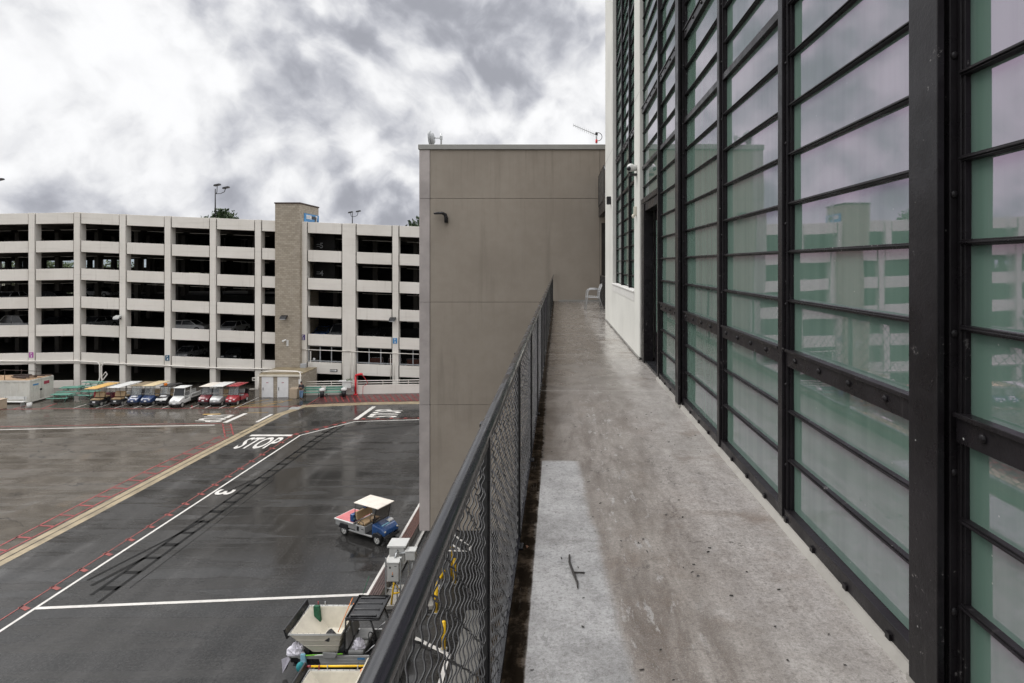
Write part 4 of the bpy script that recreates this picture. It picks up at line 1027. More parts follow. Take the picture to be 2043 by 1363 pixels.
for sx in (-.95, .85): q = M(); q.box(sx - .03, sx + .03, -.18, .22, 0, .44); q.box(sx - .03, sx + .03, .18, .22, .44, .9); q.build('leg', MT['steel'], t)
t = thing('white_bucket', 'white bucket on the ground at the corner of the container', 'bucket', (-49.75, 54.2, 0))
M().cyl((0, 0, 0), (0, 0, .42), .17, 16, .21).build('body', MT['white'], t); M().tube([(.21 * math.cos(a), .21 * math.sin(a), .42) for a in [i * .3927 for i in range(16)]], .012, 6, True).build('rim', MT['white'], t)
t = thing('tan_crate', 'tan box at the left photo edge in front of the container', 'box', (-52.15, 53.6, 0))
M().box(-.5, .42, -.3, .5, 0, .85).build('body', MT['tanbox'], t, .04); M().box(-.54, .46, -.34, .54, .852, .93).build('lid', MT['tanbox'], t, .02)
def picnic(x, y, rot, z, lab, tilt=0, wid=1.9):
    t = thing('folded_green_table', lab, 'table', (x, y, z), rot, 'green tables heaped beside the container')
    t.rotation_euler = (tilt, 0, rot)
    M().box(-wid / 2, wid / 2, -.38, .38, .62, .67).build('tabletop', MT['green'], t, .01)
    for sy in (-.72, .72): M().box(-wid / 2, wid / 2, sy - .14, sy + .14, .36, .40).build('seat_plank', MT['green'], t, .01)
    for sx in (-.6, .6):
        q = M(); q.tube([(sx, -.6, 0), (sx, -.2, .62)], .03, 6); q.tube([(sx, .6, 0), (sx, .2, .62)], .03, 6); q.tube([(sx, -.75, .34), (sx, .75, .34)], .03, 6); q.build('leg_frame', MT['green'], t)
picnic(-49.0, 57.0, R(4), 0, 'green picnic table at the front of the heap beside the container')
picnic(-47.4, 58.3, R(-8), 0, 'green picnic table at the right rear of the heap nearest the yellow roofed cart')
picnic(-49.4, 58.6, R(10), 0.35, 'green picnic table raised at the rear of the heap behind the container', 0.05, 2.0)
picnic(-47.8, 59.3, R(3), 0.72, 'green picnic table on top of the heap against the garage wall', -.06, 1.8)

# ------------------------------------------------------------------ trees behind the garage
def tree(x, y, h, rad, lab, m, seed, cnt=1500, crown0=.35, leaf=.5):
    rr = random.Random(seed)
    t = thing('tree', lab, 'tree', (x, y, 0), 0, 'trees beyond the parking garage')
    q = M(); pts = [(0, 0, 0), (rr.uniform(-.3, .3), 0, h * .35), (rr.uniform(-.5, .5), .2, h * .65), (0, 0, h * .9)]
    q.tube(pts, .3, 8, rs=[h * .028, h * .022, h * .014, .05])
    ends = []
    for i in range(9):
        z = h * rr.uniform(crown0, .8); a = rr.uniform(0, 6.28); L_ = rad * rr.uniform(.5, .9)
        e = (L_ * math.cos(a), L_ * math.sin(a), z + L_ * .5); ends.append(e)
        q.tube([(0, 0, z), (e[0] * .5, e[1] * .5, z + L_ * .2), e], .1, 5, rs=[h * .01, h * .006, .03])
    q.build('trunk', MT['bark'], t)
    clumps = ends + [(rr.uniform(-.6, .6) * rad, rr.uniform(-.6, .6) * rad, h * rr.uniform(crown0 + .1, .97)) for _ in range(14)]
    vs = []; fs = []
    for i in range(cnt):
        c = clumps[rr.randrange(len(clumps))]; r_ = rad * .38
        dx, dy, dz = (rr.gauss(0, .5) * r_ for _ in range(3))
        p = Vector((c[0] + dx, c[1] + dy, min(h, c[2] + dz * .8)))
        e = Euler((rr.uniform(0, 6), rr.uniform(0, 6), rr.uniform(0, 6))).to_matrix(); s = leaf * rr.uniform(.5, 1.2)
        o = len(vs); vs += [p + e @ Vector(v) * s for v in ((-.5, 0, 0), (0, -.3, .1), (.5, 0, 0), (0, .3, .1))]; fs.append((o, o + 1, o + 2, o + 3))
    q = M(); q.add(vs, fs); q.build('crown', m, t)
def tx(p, Y): return (p - 1114) * Y / 1150
tree(tx(443, 112), 112, 24.0, 3.4, 'dark tree top showing above the garage roof beside the tall lamp post', MT['leafa'], 1, 5000, .5, .75)
tree(tx(838, 112), 112, 23.2, 4.0, 'dark tree top showing above the garage roof beside the taupe building', MT['leafa'], 2, 5000, .5, .75)
tree(tx(722, 118), 118, 21.9, 1.8, 'thin dark tree tip barely above the garage roof right of the tower', MT['leafa'], 13, 2500, .5, .6)
for i, (p, Y, h, r_, lab) in enumerate(((22, 108, 14.6, 4.2, 'bushy tree seen through the second deck at the left photo edge'),
        (95, 110, 14.4, 4.0, 'bushy tree seen through the second deck opening left of the first full column'), (132, 120, 13.8, 3.2, 'small bushy tree seen through the second deck beside a garage column'),
        (182, 112, 14.2, 3.6, 'bushy tree seen through the second deck two bays from the left'), (225, 116, 14.4, 3.8, 'bushy tree seen through the second deck left of the pale floodlight column'),
        (385, 114, 14.3, 3.4, 'bushy tree seen through the second deck above the white cargo truck'), (-40, 106, 14.8, 4.0, 'bushy tree beyond the garage left of the photo edge'))):
    tree(tx(p, Y), Y, h, r_, lab, MT['leafb'], 20 + i, 1300, .25, .6)
# ------------------------------------------------------------------ taupe building across the end of the walkway
BY = 23.3
bb_ = thing('stucco_building', 'taupe stucco building closing the end of the walkway, raised on an open ground storey', 'building', (0, 0, 0))
zs = [2.72, 7.81, 11.96, 16.15, 18.12]
xs = [-5.61, -5.19, 1.68, 12]
gp = 0.012
q = M(); q.box(xs[0] + .02, xs[-1], BY + .06, BY + 11, zs[0] + .02, zs[-1] + .1); q.build('core', MT['joint'], bb_)
for i in range(3):
    q = M()
    for k in range(4):
        q.box(xs[i] + (0 if i == 0 else gp / 2), xs[i + 1] - gp / 2, BY - (0.02 if i == 0 else 0), BY + .055, zs[k] + gp / 2, zs[k + 1] - gp / 2)
    q.build('corner_strip' if i == 0 else 'wall', MT['strip'] if i == 0 else MT['stucco'], bb_, 0.008)
q = M(); q.box(-5.60, -5.55, BY + .06, BY + 11, zs[0] + .02, zs[-1]); q.v = [(x - .035, y, z) for x, y, z in q.v]; q.build('side_wall', MT['strip'], bb_)
M().box(-5.66, 12, BY - .06, BY + 11.05, 18.125, 18.33).build('coping', MT['coping'], bb_, 0.015)
M().box(-5.55, 12, BY + .07, BY + 11, 2.705, 2.73).build('soffit', MT['apron'], bb_)
for (x, y) in ((-2.2, 24.2), (2.5, 24.2), (-4.9, 33.4), (0, 33.4), (6.5, 24.2)): M().box(x - .3, x + .3, y - .3, y + .3, 0, 2.70).build('ground_column', MT['stucco'], bb_)
M().box(-3.4, 12, 31, 31.2, 0, 2.70).build('ground_wall', MT['dark'], bb_)
dz_ = M().box(1.74, 2.75, BY - .012, BY - .002, FL + .01, 15.16).build('door', MT['joint'], bb_)  # flat panel for the open doorway; its inner darkness is in the colour
M().box(0.02, 1.72, BY - .02, BY - .003, FL, FL + .055).build('base_flashing', MT['coping'], bb_)

t = thing('wall_lamp', 'black bent wall lamp on the upper left of the taupe building', 'wall lamp', (-4.52, BY, 15.36))
q = M(); q.tube([(0, -.10, -.18), (0, -.11, .0), (-.03, -.13, .13), (-.14, -.18, .185), (-.3, -.2, .18), (-.46, -.22, .15)], .06, 10, rs=[.075, .075, .075, .06, .055, .025]); q.build('lamp_arm', MT['blackp'], t)
M().box(-.07, .07, -.10, 0, -.19, .02).build('backplate', MT['blackp'], t, .01)
q = M(); q.ell((-.27, -.2, .175), .23, .11, .05, 14, 6); q.build('lamp_head', MT['blackp'], t)

t = thing('dish_antenna', 'grey drum dish antenna on a short mast on the taupe roof corner', 'antenna', (-4.98, BY + 1.2, 18.62))
M().cyl((0, 0, -.1), (0, 0, .42), .035, 8).build('mast', MT['steel'], t)
M().tube([(0, 0, .24), (-.3, 0, .24)], .025, 6).build('arm', MT['steel'], t)
q = M(); q.cyl((-.42, 0, .22), (-.30, .0, .24), .32, 20, .20); q.cyl((-.50, 0, .215), (-.42, 0, .22), .33, 20, .32); q.build('dish', MT['signgrey'], t)
M().box(-.05, .05, -.05, .05, .17, .32).build('clamp', MT['steel'], t)
t = thing('yagi_antenna', 'comb shaped yagi antenna with red taped mast on the taupe roof', 'antenna', (1.58, BY + .6, 18.5))
M().cyl((0, 0, 0), (0, 0, .46), .032, 8).build('mast', MT['steel'], t)
M().cyl((0, 0, .02), (0, 0, .16), .045, 8).build('red_tape', MT['redpaint'], t)
M().tube([(.05, 0, .33), (-.96, -.1, .74)], .014, 6).build('boom', MT['signgrey'], t)
q = M()
for i in range(13):
    a = i / 12; x = -.96 + .93 * a; z = .74 - .378 * a; L_ = .07 + .05 * a
    q.tube([(x, -.09 + .09 * a, z - L_), (x, -.09 + .09 * a, z + L_)], .006, 5)
q.build('elements', MT['signgrey'], t)
q = M(); q.tube([(.02 + .17 * math.cos(a) + .04, 0, .28 + .17 * math.sin(a)) for a in [1.9 - i * .33 for i in range(12)]], .014, 6); q.ell((0, 0, .40), .06, .05, .08); q.build('cable_loop', MT['blackp'], t)

# ------------------------------------------------------------------ black and green glazed building with the white bay
gb = thing('glazed_building', 'building with black steel windows of frosted green glass and a white bay along the walkway', 'building', (0, 0, 0))
GX = 1.34; ZT = 24.0
M().box(GX + .16, 9, -4, 16.0, 0.0, FL - .3).build('lower_wall', MT['stucco'], gb)
M().box(GX + .25, 9, -4, 9.1, FL - .3, ZT).build('core', MT['joint'], gb)
M().box(GX - .1, 9, -4, 9.1, ZT, ZT + .3).build('coping', MT['coping'], gb)
posts = [-3.5, -2.13, -.76, .61, 1.98, 3.345, 4.64, 6.10, 7.47]
bigs = {-2.13, 1.98, 6.10}
for y in posts:
    if y in bigs:
        q = M(); q.box(1.25, 1.275, y - .078, y + .078, FL + .03, ZT - .01)           # front flange
        q.box(1.275, GX - .02, y - .025, y + .025, FL + .03, ZT - .01)                 # web
        q.box(1.295, GX + .02, y - .072, y - .03, FL + .05, ZT - .01); q.box(1.295, GX + .02, y + .03, y + .072, FL + .05, ZT - .01)
        q.box(1.318, GX + .02, y - .092, y - .074, FL + .05, ZT - .01); q.box(1.318, GX + .02, y + .074, y + .092, FL + .05, ZT - .01)
        rr = random.Random(int(y * 10))
        for k in range(26):
            z = FL + .35 + k * .46; q.ell((1.310, y - .073, z), .014, .010, .014, 8, 4)
        q.build('steel_post', MT['black'], gb, 0.003)
        M().box(1.255, GX, y - .1, y + .1, FL, FL + .028).build('post_base', MT['apron'], gb)
    else:
        q = M(); q.box(1.285, 1.305, y - .032, y + .032, FL + .05, ZT - .01); q.box(1.305, GX + .02, y - .055, y + .055, FL + .05, ZT - .01)
        for k in range(26):
            z = FL + .35 + k * .46; q.ell((1.304, y - .044, z), .010, .008, .010, 6, 4)
        q.build('steel_post', MT['black'], gb, 0.003)
rows = [(FL + .075, FL + .10, 's')]
levels = [(12.38, 't'), (12.66, 't'), (12.965, 'B'), (13.29, 't'), (13.57, 't'), (13.845, 't'), (14.125, 't'), (14.405, 't'), (14.69, 't'), (14.985, 'M'), (15.255, 't'), (15.535, 't'), (15.88, 'B')]
z = 16.2
while z < ZT - .2:
    kk = len(levels); levels.append((z, 'B' if abs(z - 19.84) < .15 else ('M' if abs(z - 18.16) < .15 else 't'))); z += .28
rr = random.Random(11)
def glaze(ya, yb, zlo, zhi, gxx, parent, medium=True):
    """one window bay: mullions and its panes"""
    fr = M(); edges = [zlo]
    hs = {'t': .010, 'M': .026, 'B': .047}
    for zl, kd in levels:
        if zl < zlo + .08 or zl > zhi - .05: continue
        if kd == 'M' and not medium: kd = 't'
        h = hs[kd]; pr = {'t': .024, 'M': .035, 'B': .038}[kd]
        fr.box(gxx - pr, gxx + .01, ya, yb, zl - h, zl + h)
        if kd == 't': fr.box(gxx - pr - .008, gxx - pr, ya, yb, zl - .0035, zl + .0035)
        if kd == 'B':
            for u in (0.18, .42, .66, .9): fr.ell((gxx - pr - .002, ya + (yb - ya) * u, zl), .013, .016, .016, 8, 4)
            fr.box(gxx - pr - .012, gxx - pr, ya, yb, zl + h - .012, zl + h + .004)
        edges += [zl - h, zl + h]
    fr.box(gxx - .018, gxx + .01, ya, ya + .014, zlo, zhi); fr.box(gxx - .018, gxx + .01, yb - .014, yb, zlo, zhi)
    w = fr.build('window', MT['black'], parent, 0.002)
    edges.append(zhi); g = M()
    for i in range(0, len(edges) - 1, 2):
        a, b = edges[i], edges[i + 1]
        if b - a < .02: continue
        t1, t2 = rr.uniform(-.0030, .0030), rr.uniform(-.0026, .0026)
        dx = lambda y, zz: gxx + t1 * (y - ya) + t2 * (zz - a)
        n_ = 6
        for j in range(n_):
            u0 = ya + (yb - ya) * j / n_; u1 = ya + (yb - ya) * (j + 1) / n_
            g.quad((dx(u0, a), u0, a), (dx(u0, b), u0, b), (dx(u1, b), u1, b), (dx(u1, a), u1, a))
    g.build('pane', MT['glass'], w)
def hw(y): return .093 if y in bigs else .055
for a, b in zip(posts[:-1], posts[1:]):
    glaze(a + hw(a), b - hw(b), FL + .10, ZT - .02, GX, gb, medium=not (2 > a > 1.9))
M().box(1.295, GX + .02, -3.5, 7.5, FL + .03, FL + .098).build('sill_rail', MT['black'], gb, .004)
# bright grout fillet and lugs under the sill
q = M(); q.hexa([(1.265, -3.5, FL), (1.30, -3.5, FL), (1.30, 7.5, FL), (1.265, 7.5, FL), (1.29, -3.5, FL + .04), (1.30, -3.5, FL + .04), (1.30, 7.5, FL + .04), (1.29, 7.5, FL + .04)][:4] + [(1.285, -3.5, FL + .035), (1.30, -3.5, FL + .035), (1.30, 7.5, FL + .035), (1.285, 7.5, FL + .035)])
q.build('grout_fillet', MT['apron'], gb)
for i in range(32):
    y = -3.2 + i * .34; M().box(1.285, 1.296, y, y + .03, FL + .028, FL + .06).build('sill_lug', MT['black'], gb)
# door at the far end of the glazing
yd0, yd1 = 7.53, 8.98
q = M(); q.box(1.29, 1.44, yd1 - .26, yd1, FL, 14.42); q.box(1.30, 1.44, yd0, yd0 + .05, FL, 14.42); q.box(1.31, 1.44, yd0, yd1, 14.30, 14.42); q.box(1.285, 1.31, yd0, yd1, 14.423, 14.50)
fr = q.build('door_frame', MT['black'], gb, .006)
q = M(); q.box(1.46, 1.50, yd0 + .05, yd1 - .26, FL + .04, 14.30); dd = q.build('door', MT['black'], gb, .004)
M().box(1.452, 1.459, yd0 + .22, yd1 - .42, FL + .5, 14.15).build('pane', MT['glass'], dd)
M().cyl((1.44, yd0 + .14, FL + .95), (1.44, yd0 + .14, FL + 1.2), .016, 8).build('handle', MT['alu'], dd)
M().box(1.31, 1.52, yd0, yd1 - .26, FL + .004, FL + .035).build('threshold', MT['blackp'], gb)
M().box(1.50, 1.58, yd0, yd1 + .1, FL, ZT - .02).build('door_back', MT['joint'], gb)
glaze(yd0, yd1, 14.50, ZT - .02, GX, gb)
# white bay with a tall window
WX = 1.27; W0, W1 = 9.02, 15.6; O0, O1 = 9.66, 13.5; ZS = 13.02
q = M()
q.box(WX, 3.0, W0, O0, FL + .03, ZT - .01); q.box(WX, 3.0, O1, W1, FL + .03, ZT - .01); q.box(WX, 3.0, O0, O1, FL + .03, ZS)
q.build('white_wall', MT['whitewall'], gb, 0.012)
q = M()
for (a, b) in ((W0, O0), (O1, W1)): q.box(WX - .001, WX + .02, a + .01, b - .01, 16.2, 16.21)
q.build('wall_joint', MT['coping'], gb)
M().box(WX - .02, WX + .13, O0 - .02, O1 + .02, ZS + .002, ZS + .035).build('sill', MT['sill'], gb, .008)
M().box(WX - .006, WX - .001, O0 - .02, O1 + .02, ZS - .14, ZS - .002).build('sill_apron', MT['sill'], gb, .004)
M().box(WX - .012, WX + .01, W0, W1, FL + .012, FL + .045).build('base_drip', MT['coping'], gb)
M().box(1.40, 3.0, O0, O1, ZS, ZT - .02).build('window_back', MT['joint'], gb)
wy = [O0 + .0, O0 + 1.22, O0 + 2.5, O1]
for i in range(3): glaze(wy[i] + .03, wy[i + 1] - .03, ZS + .06, ZT - .03, 1.38, gb)
for y in wy:
    yy = min(max(y, O0 + .035), O1 - .035); M().box(1.325 if O0 < y < O1 else 1.35, 1.39, yy - .035, yy + .035, ZS + .037, ZT - .02).build('window_post', MT['black'], gb, .003)
M().box(3.0, 9, 9.1, 23.2, 0, ZT).build('rear_wall', MT['stucco'], gb)
M().box(WX - .06, 3.0, W0 - .02, W1 + .06, ZT, ZT + .25).build('parapet_cap', MT['coping'], gb)

t = thing('dome_camera', 'white dome security camera on the white bay beside its tall window', 'security camera', (WX, 9.34, 14.95 + .09))
q = M(); q.cyl((0, 0, .02), (-.09, 0, .02), .05, 14); q.ell((-.095, 0, .02), .068, .072, .068, 16, 10); q.build('housing', MT['white'], t)
q = M(); q.ell((-.125, -.025, .005), .042, .05, .042, 12, 8); q.build('lens_dome', MT['blackp'], t)
M().box(-.12, 0, -.05, .06, -.11, -.075).build('bracket', MT['blackp'], t, .004)
t = thing('wall_sensor', 'small cream sensor box on the white bay below the dome camera', 'sensor', (WX, 9.40, 14.34))
M().box(-.04, 0, -.05, .05, -.05, .10).build('box', MT['cream'], t, .01); q = M(); q.ell((-.05, 0, -.06), .025, .025, .035); q.build('sensor_eye', MT['cream'], t)
t = thing('wall_light', 'small black wall light near the far corner of the white bay', 'wall lamp', (WX, 13.95, 15.04))
M().box(-.10, 0, -.07, .07, -.09, .09).build('body', MT['blackp'], t, .006); M().box(-.085, -.01, -.055, .055, -.10, -.091).build('lens', MT['signgrey'], t)

# balcony with railing further along, and the guard railing at the alcove
bl = thing('metal_balcony', 'dark metal balcony with railing high in the corner beside the taupe building', 'balcony', (0, 0, 0))
M().box(1.62, 3.0, 18.2, 23.22, 15.38, 15.78).build('deck', MT['black'], bl)
q = M(); q.hexa([(1.58, 17.2, 14.6), (1.64, 17.2, 14.6), (1.64, 20.6, 15.7), (1.58, 20.6, 15.7), (1.58, 17.2, 15.1), (1.64, 17.2, 15.1), (1.64, 20.6, 16.1), (1.58, 20.6, 16.1)]); q.build('stringer', MT['black'], bl)
M().box(1.60, 1.64, 20.4, 23.2, 15.8, 16.95).build('mesh_panel', MT['wire'], bl)
q = M(); q.tube([(1.62, 23.2, 17.0), (1.62, 20.5, 17.0), (1.62, 17.4, 15.9)], .03, 8); q.build('handrail', MT['rail'], bl)
ar = thing('alcove_railing', 'short dark mesh railing beside the stacked chairs at the far end of the walkway', 'railing', (0, 0, 0))
q = M(); q.box(1.54, 1.58, 18.0, 21.2, FL + 1.06, FL + 1.10); q.box(1.54, 1.58, 18.0, 21.2, FL + .05, FL + .09)
q.build('rail', MT['rail'], ar)
for y in (18.0, 19.6, 21.2): M().box(1.54, 1.58, y - .02, y + .02, FL, FL + 1.059).build('post', MT['rail'], ar)
q = M()
for i in range(62):
    y = 18.04 + i * .051; q.box(1.555, 1.565, y, y + .012, FL + .09, FL + 1.06)
for i in range(18):
    z = FL + .12 + i * .053; q.box(1.552, 1.568, 18, 21.2, z, z + .01)
q.build('mesh_panel', MT['wire'], ar)

# ------------------------------------------------------------------ walkway
q = M(); nx, ny = 6, 60
q.box(-.30, 1.45, -4, 16.0, FL - .26, FL); q.box(-.30, 3.0, 16.0, 23.3, FL - .26, FL - .0)
q.build('walkway', MT['walk'], kind='structure')

rl = thing('walkway_railing', 'long black steel railing with round handrail and woven wire mesh along the walkway', 'railing', (0, 0, 0))
RX = -.215; HX = -.184; HZ = EYE - .42
q = M(); pts = []; y = -3.6
while y < 23.2: pts.append((HX, y, HZ)); y += .5
pts.append((HX, 23.25, HZ))
q.tube(pts, .0163, 20); q.build('handrail', MT['rail'], rl)
M().box(RX - .008, RX + .013, -3.6, 23.22, HZ - .108, HZ - .046).build('top_bar', MT['topbar'], rl)
M().box(RX - .016, RX + .016, -3.6, 23.22, FL + .045, FL + .075).build('bottom_rail', MT['rail'], rl)
py_ = [-3.70 + 1.35 * i for i in range(20)]
for y in py_:
    q = M(); q.box(RX - .016, RX + .016, y - .014, y + .014, FL + .012, HZ - .047); q.box(RX - .03, RX + .03, y - .03, y + .03, FL, FL + .012)
    q.build('post', MT['rail'], rl, .002)
    fr = None
ZLO, ZHI = FL + .075, HZ - .108
def wires(ya, yb, near):
    """woven crimped wire, two diagonal families in one panel"""
    pitch = 0.096; SL = 0.79; vs = []; fs = []
    r_ = .0021; ns = 5 if near else 3
    H = ZHI - ZLO
    for fam in (1, -1):
        pitch = .088 if fam == 1 else .122
        k0 = int((ya - H / SL - 1) / pitch) - 1; k1 = int((yb + H / SL + 1) / pitch) + 1
        for k in range(k0, k1):
            c = k * pitch      # line: y = c + fam*(z-ZLO)/SL
            if fam == 1: zA = max(0, (ya - c) * SL); zB = min(H, (yb - c) * SL)
            else: zA = max(0, (c - yb) * SL); zB = min(H, (c - ya) * SL)
            if zB - zA < .02: continue
            L_ = zB - zA; seg = max(2, int(L_ / .0050)) if near == 2 else (max(2, int(L_ / .0075)) if near else 1)
            o = len(vs)
            for i in range(seg + 1):
                dz = zA + L_ * i / seg; yy = c + fam * dz / SL
                ph = dz / (pitch * SL) * 2 * math.pi * 2.5 + (0 if fam == 1 else math.pi)
                off = (.0036 * math.sin(ph) if near else 0) + fam * .0016
                wob = .0012 * math.sin(ph * .5) if near else 0
                for j in range(ns):
                    a = 2 * math.pi * j / ns
                    # frame: along x and across the wire within the panel
                    vs.append((RX + off + r_ * math.cos(a), yy + r_ * math.sin(a) * .707 * fam + wob, ZLO + dz - r_ * math.sin(a) * .707))
            for i in range(seg):
                for j in range(ns):
                    a = o + i * ns + j; b = o + i * ns + (j + 1) % ns
                    fs.append((a, b, b + ns, a + ns))
    return vs, fs
for a, b in zip(py_[:-1], py_[1:]):
    near = 2 if -1.2 < a < 2.5 else (1 if a < 6 else 0)
    q = M(); vs, fs = wires(a + .014, b - .014, near); q.add(vs, fs, True)
    q.box(RX - .008, RX + .008, a + .014, a + .022, ZLO, ZHI); q.box(RX - .008, RX + .008, b - .022, b - .014, ZLO, ZHI)
    q.build('mesh_panel', MT['wire'], rl)

t = thing('twig', 'dark forked twig lying on the pale patch of the walkway', 'twig', (.085, 2.80, FL + .006), 0)
q = M(); q.tube([(-.028, .16, .0), (-.030, .08, .006), (-.012, -.02, .004), (0.004, -.10, .002), (.004, -.14, .0)], .0055, 7, rs=[.005, .0055, .006, .005, .003]); q.tube([(-.014, -.015, .004), (.02, -.02, .006), (.042, -.018, .003)], .0045, 6, rs=[.005, .0045, .004]); q.build('twig', MT['twig'], t)
t = thing('dead_leaf', 'small orange brown dead leaf in the dark gutter beside the railing', 'leaf', (-.165, 3.05, FL + .004), .4)
q = M(); q.add([(-.007, -.015, 0), (.007, -.006, .004), (.005, .015, .001), (-.006, .010, .005)], [(0, 1, 2, 3)]); q.build('leaf', MT['leaf'], t)
q = M(); rr = random.Random(5)
for i in range(120):
    x = rr.uniform(-.1, 1.2); y = rr.uniform(1.6, 6.5); a = rr.uniform(0, 6.28); L_ = rr.uniform(.004, .012); w_ = rr.uniform(.002, .005)
    m4 = Matrix.Translation((x, y, FL + .002)) @ Matrix.Rotation(a, 4, 'Z')
    o = [m4 @ Vector(v) for v in ((-L_, -w_, 0), (L_, -w_, .001), (L_ * .8, w_, .003), (-L_ * .7, w_, .002))]; q.add(o, [(0, 1, 2, 3)])
o = q.build('leaf_litter', MT['twig'], None, kind='stuff'); tag(o, 'tiny dark leaf crumbs scattered over the walkway concrete', 'litter')

# stacked slatted aluminium chairs
def slat_chair(x, y, z, rot, lab):
    t = thing('slatted_chair', lab, 'chair', (x, y, z), rot, 'aluminium chairs at the far end of the walkway')
    for sy in (-.23, .23):
        q = M(); q.tube([(-.27, sy, 0), (-.22, sy, .42), (-.20, sy, .62), (-.15, sy, .675), (.02, sy, .68), (.16, sy, .66)], .013, 8); q.build('front_leg', MT['chairgrey'], t)
        q = M(); q.tube([(.30, sy, 0), (.17, sy, .42), (.18, sy, .60), (.25, sy, .82)], .013, 8); q.build('rear_leg', MT['chairgrey'], t)
    for i in range(7): M().box(-.24 + i * .062, -.20 + i * .062, -.22, .22, .425 - .004 * i, .434 - .004 * i).build('seat_slat', MT['chairgrey'], t, .004)
    for i in range(5):
        u = i / 4; M().box(.175 + .075 * u, .187 + .075 * u, -.23, .23, .60 + .2 * u, .632 + .2 * u).build('back_slat', MT['chairgrey'], t, .004)
    M().tube([(.25, -.23, .82), (.25, .23, .82)], .013, 8).build('top_rail', MT['chairgrey'], t)
slat_chair(1.14, 18.75, FL, R(4), 'front aluminium slatted armchair by the alcove railing at the far end of the walkway')
slat_chair(1.20, 19.45, FL, R(-3), 'rear aluminium slatted armchair behind the front one at the far end of the walkway')

# ------------------------------------------------------------------ ground storey: pavement, island with benches, cabinets, bollards
M().box(-3.55, 1.5, -10, 22.3, .004, .12).build('pavement', MT['paving'], kind='structure', bevel=.02)
isl = M(); isl.box(-7.62, -6.85, 22.4, 33.5, .004, .10); isl.build('traffic_island', MT['paving'], kind='structure', bevel=.015)
M().box(-7.80, -7.63, 22.3, 33.5, .004, .125).build('kerb', MT['white_line'], kind='structure', bevel=.015)
M().box(-6.84, -6.70, 26.6, 33.5, .004, .125).build('kerb', MT['white_line'], kind='structure', bevel=.015)
M().box(-6.95, -4.9, 22.5, 24.0, .006, .16).build('equipment_pad', MT['apron'], kind='structure', bevel=.015)
def slat_bench(y0, y1, m, lab):
    t = thing('slatted_bench', lab, 'bench', (-7.23, y0, .10), 0, 'wooden topped concrete benches')
    M().box(-.21, .21, .03, y1 - y0 - .03, 0, .36).build('base', MT['apron'], t, .02)
    for i in range(5): M().box(-.235 + i * .097, -.235 + i * .097 + .082, 0, y1 - y0, .362, .40).build('slat', m, t, .006)
    return t
t = slat_bench(27.1, 31.6, MT['wood'], 'red brown slatted bench by the taupe building behind the blue cart')
M().box(-.06, .06, .015, .029, .12, .22).build('outlet_box', MT['white'], t)
slat_bench(22.65, 25.9, MT['wood2'], 'dull brown slatted bench left of the grey electrical boxes')
def cabinet(x, y, z, w_, d_, h_, lab, marks=True, hood=0):
    t = thing('electrical_box', lab, 'electrical box', (x, y, z), 0, 'grey electrical boxes on the pad')
    M().box(-w_ / 2, w_ / 2, -d_ / 2, d_ / 2, 0, h_).build('body', MT['boxgrey'], t, .012)
    M().box(-w_ / 2 - .02 - hood, w_ / 2 + .02 + hood, -d_ / 2 - .03 - hood, d_ / 2 + .02 + hood, h_ + .002, h_ + .05 + hood * .6).build('top', MT['boxgrey'], t, .01)
    M().box(-w_ / 2 + .02, w_ / 2 - .02, -d_ / 2 - .014, -d_ / 2 - .002, .02, h_ - .02).build('door', MT['boxgrey'], t, .006)
    if marks:
        for (x0_, x1_, z0_, z1_) in ((-.14, -.08, h_ - .2, h_ - .12), (.06, .15, h_ - .12, h_ - .1), (-.05, .03, .20, .25)):
            M().box(x0_, x1_, -d_ / 2 - .017, -d_ / 2 - .0145, z0_, z1_).build('printed_mark', MT['signblack'], t)
        q = M(); q.ell((-.01, -d_ / 2 - .02, .36), .02, .01, .02); q.ell((-.01, -d_ / 2 - .02, .3), .02, .01, .02); q.build('button', MT['orange'], t)
    return t
cabinet(-6.50, 22.85, 1.02, .46, .42, .72, 'lower front grey electrical box with small black marks and buttons')
cabinet(-6.52, 23.55, 1.45, .62, .55, .62, 'larger grey electrical box with a wide flat top behind the marked box', False, .05)
cabinet(-5.95, 23.3, 1.60, .40, .34, .34, 'small grey electrical box joined by a pipe to the right of the wide one', False)
cabinet(-5.25, 22.9, 1.15, .34, .3, .6, 'narrow grey electrical box seen through the railing mesh, nearest the yellow barrier', False)
cabinet(-5.1, 24.0, 1.30, .34, .3, .7, 'narrow grey electrical box seen through the railing mesh, farthest back', False)
t = thing('strut_frame', 'galvanised strut frame carrying the grey electrical boxes', 'frame', (0, 0, 0))
for x, y in ((-6.78, 22.65), (-6.20, 22.65), (-6.82, 23.9), (-6.22, 23.9), (-5.3, 23.1), (-5.1, 24.2)): M().box(x - .025, x + .025, y - .025, y + .025, .165, 1.95 if x < -6 else 1.6).build('post', MT['steel'], t)
q = M(); q.tube([(-6.4, 23.2, 1.85), (-5.9, 23.25, 1.9)], .045, 8); q.tube([(-6.5, 22.95, 1.80), (-6.5, 23.3, 1.95)], .045, 8); q.tube([(-6.75, 22.66, .75), (-6.22, 22.66, .75)], .02, 6); q.tube([(-6.4, 22.9, 1.02), (-6.4, 22.9, .165)], .03, 6); q.tube([(-5.9, 23.3, 1.6), (-5.9, 23.3, .165)], .035, 6); q.build('conduit', MT['steel'], t)
t = thing('yellow_barrier', 'yellow pipe barrier frame beside the grey electrical boxes', 'barrier', (0, 0, 0))
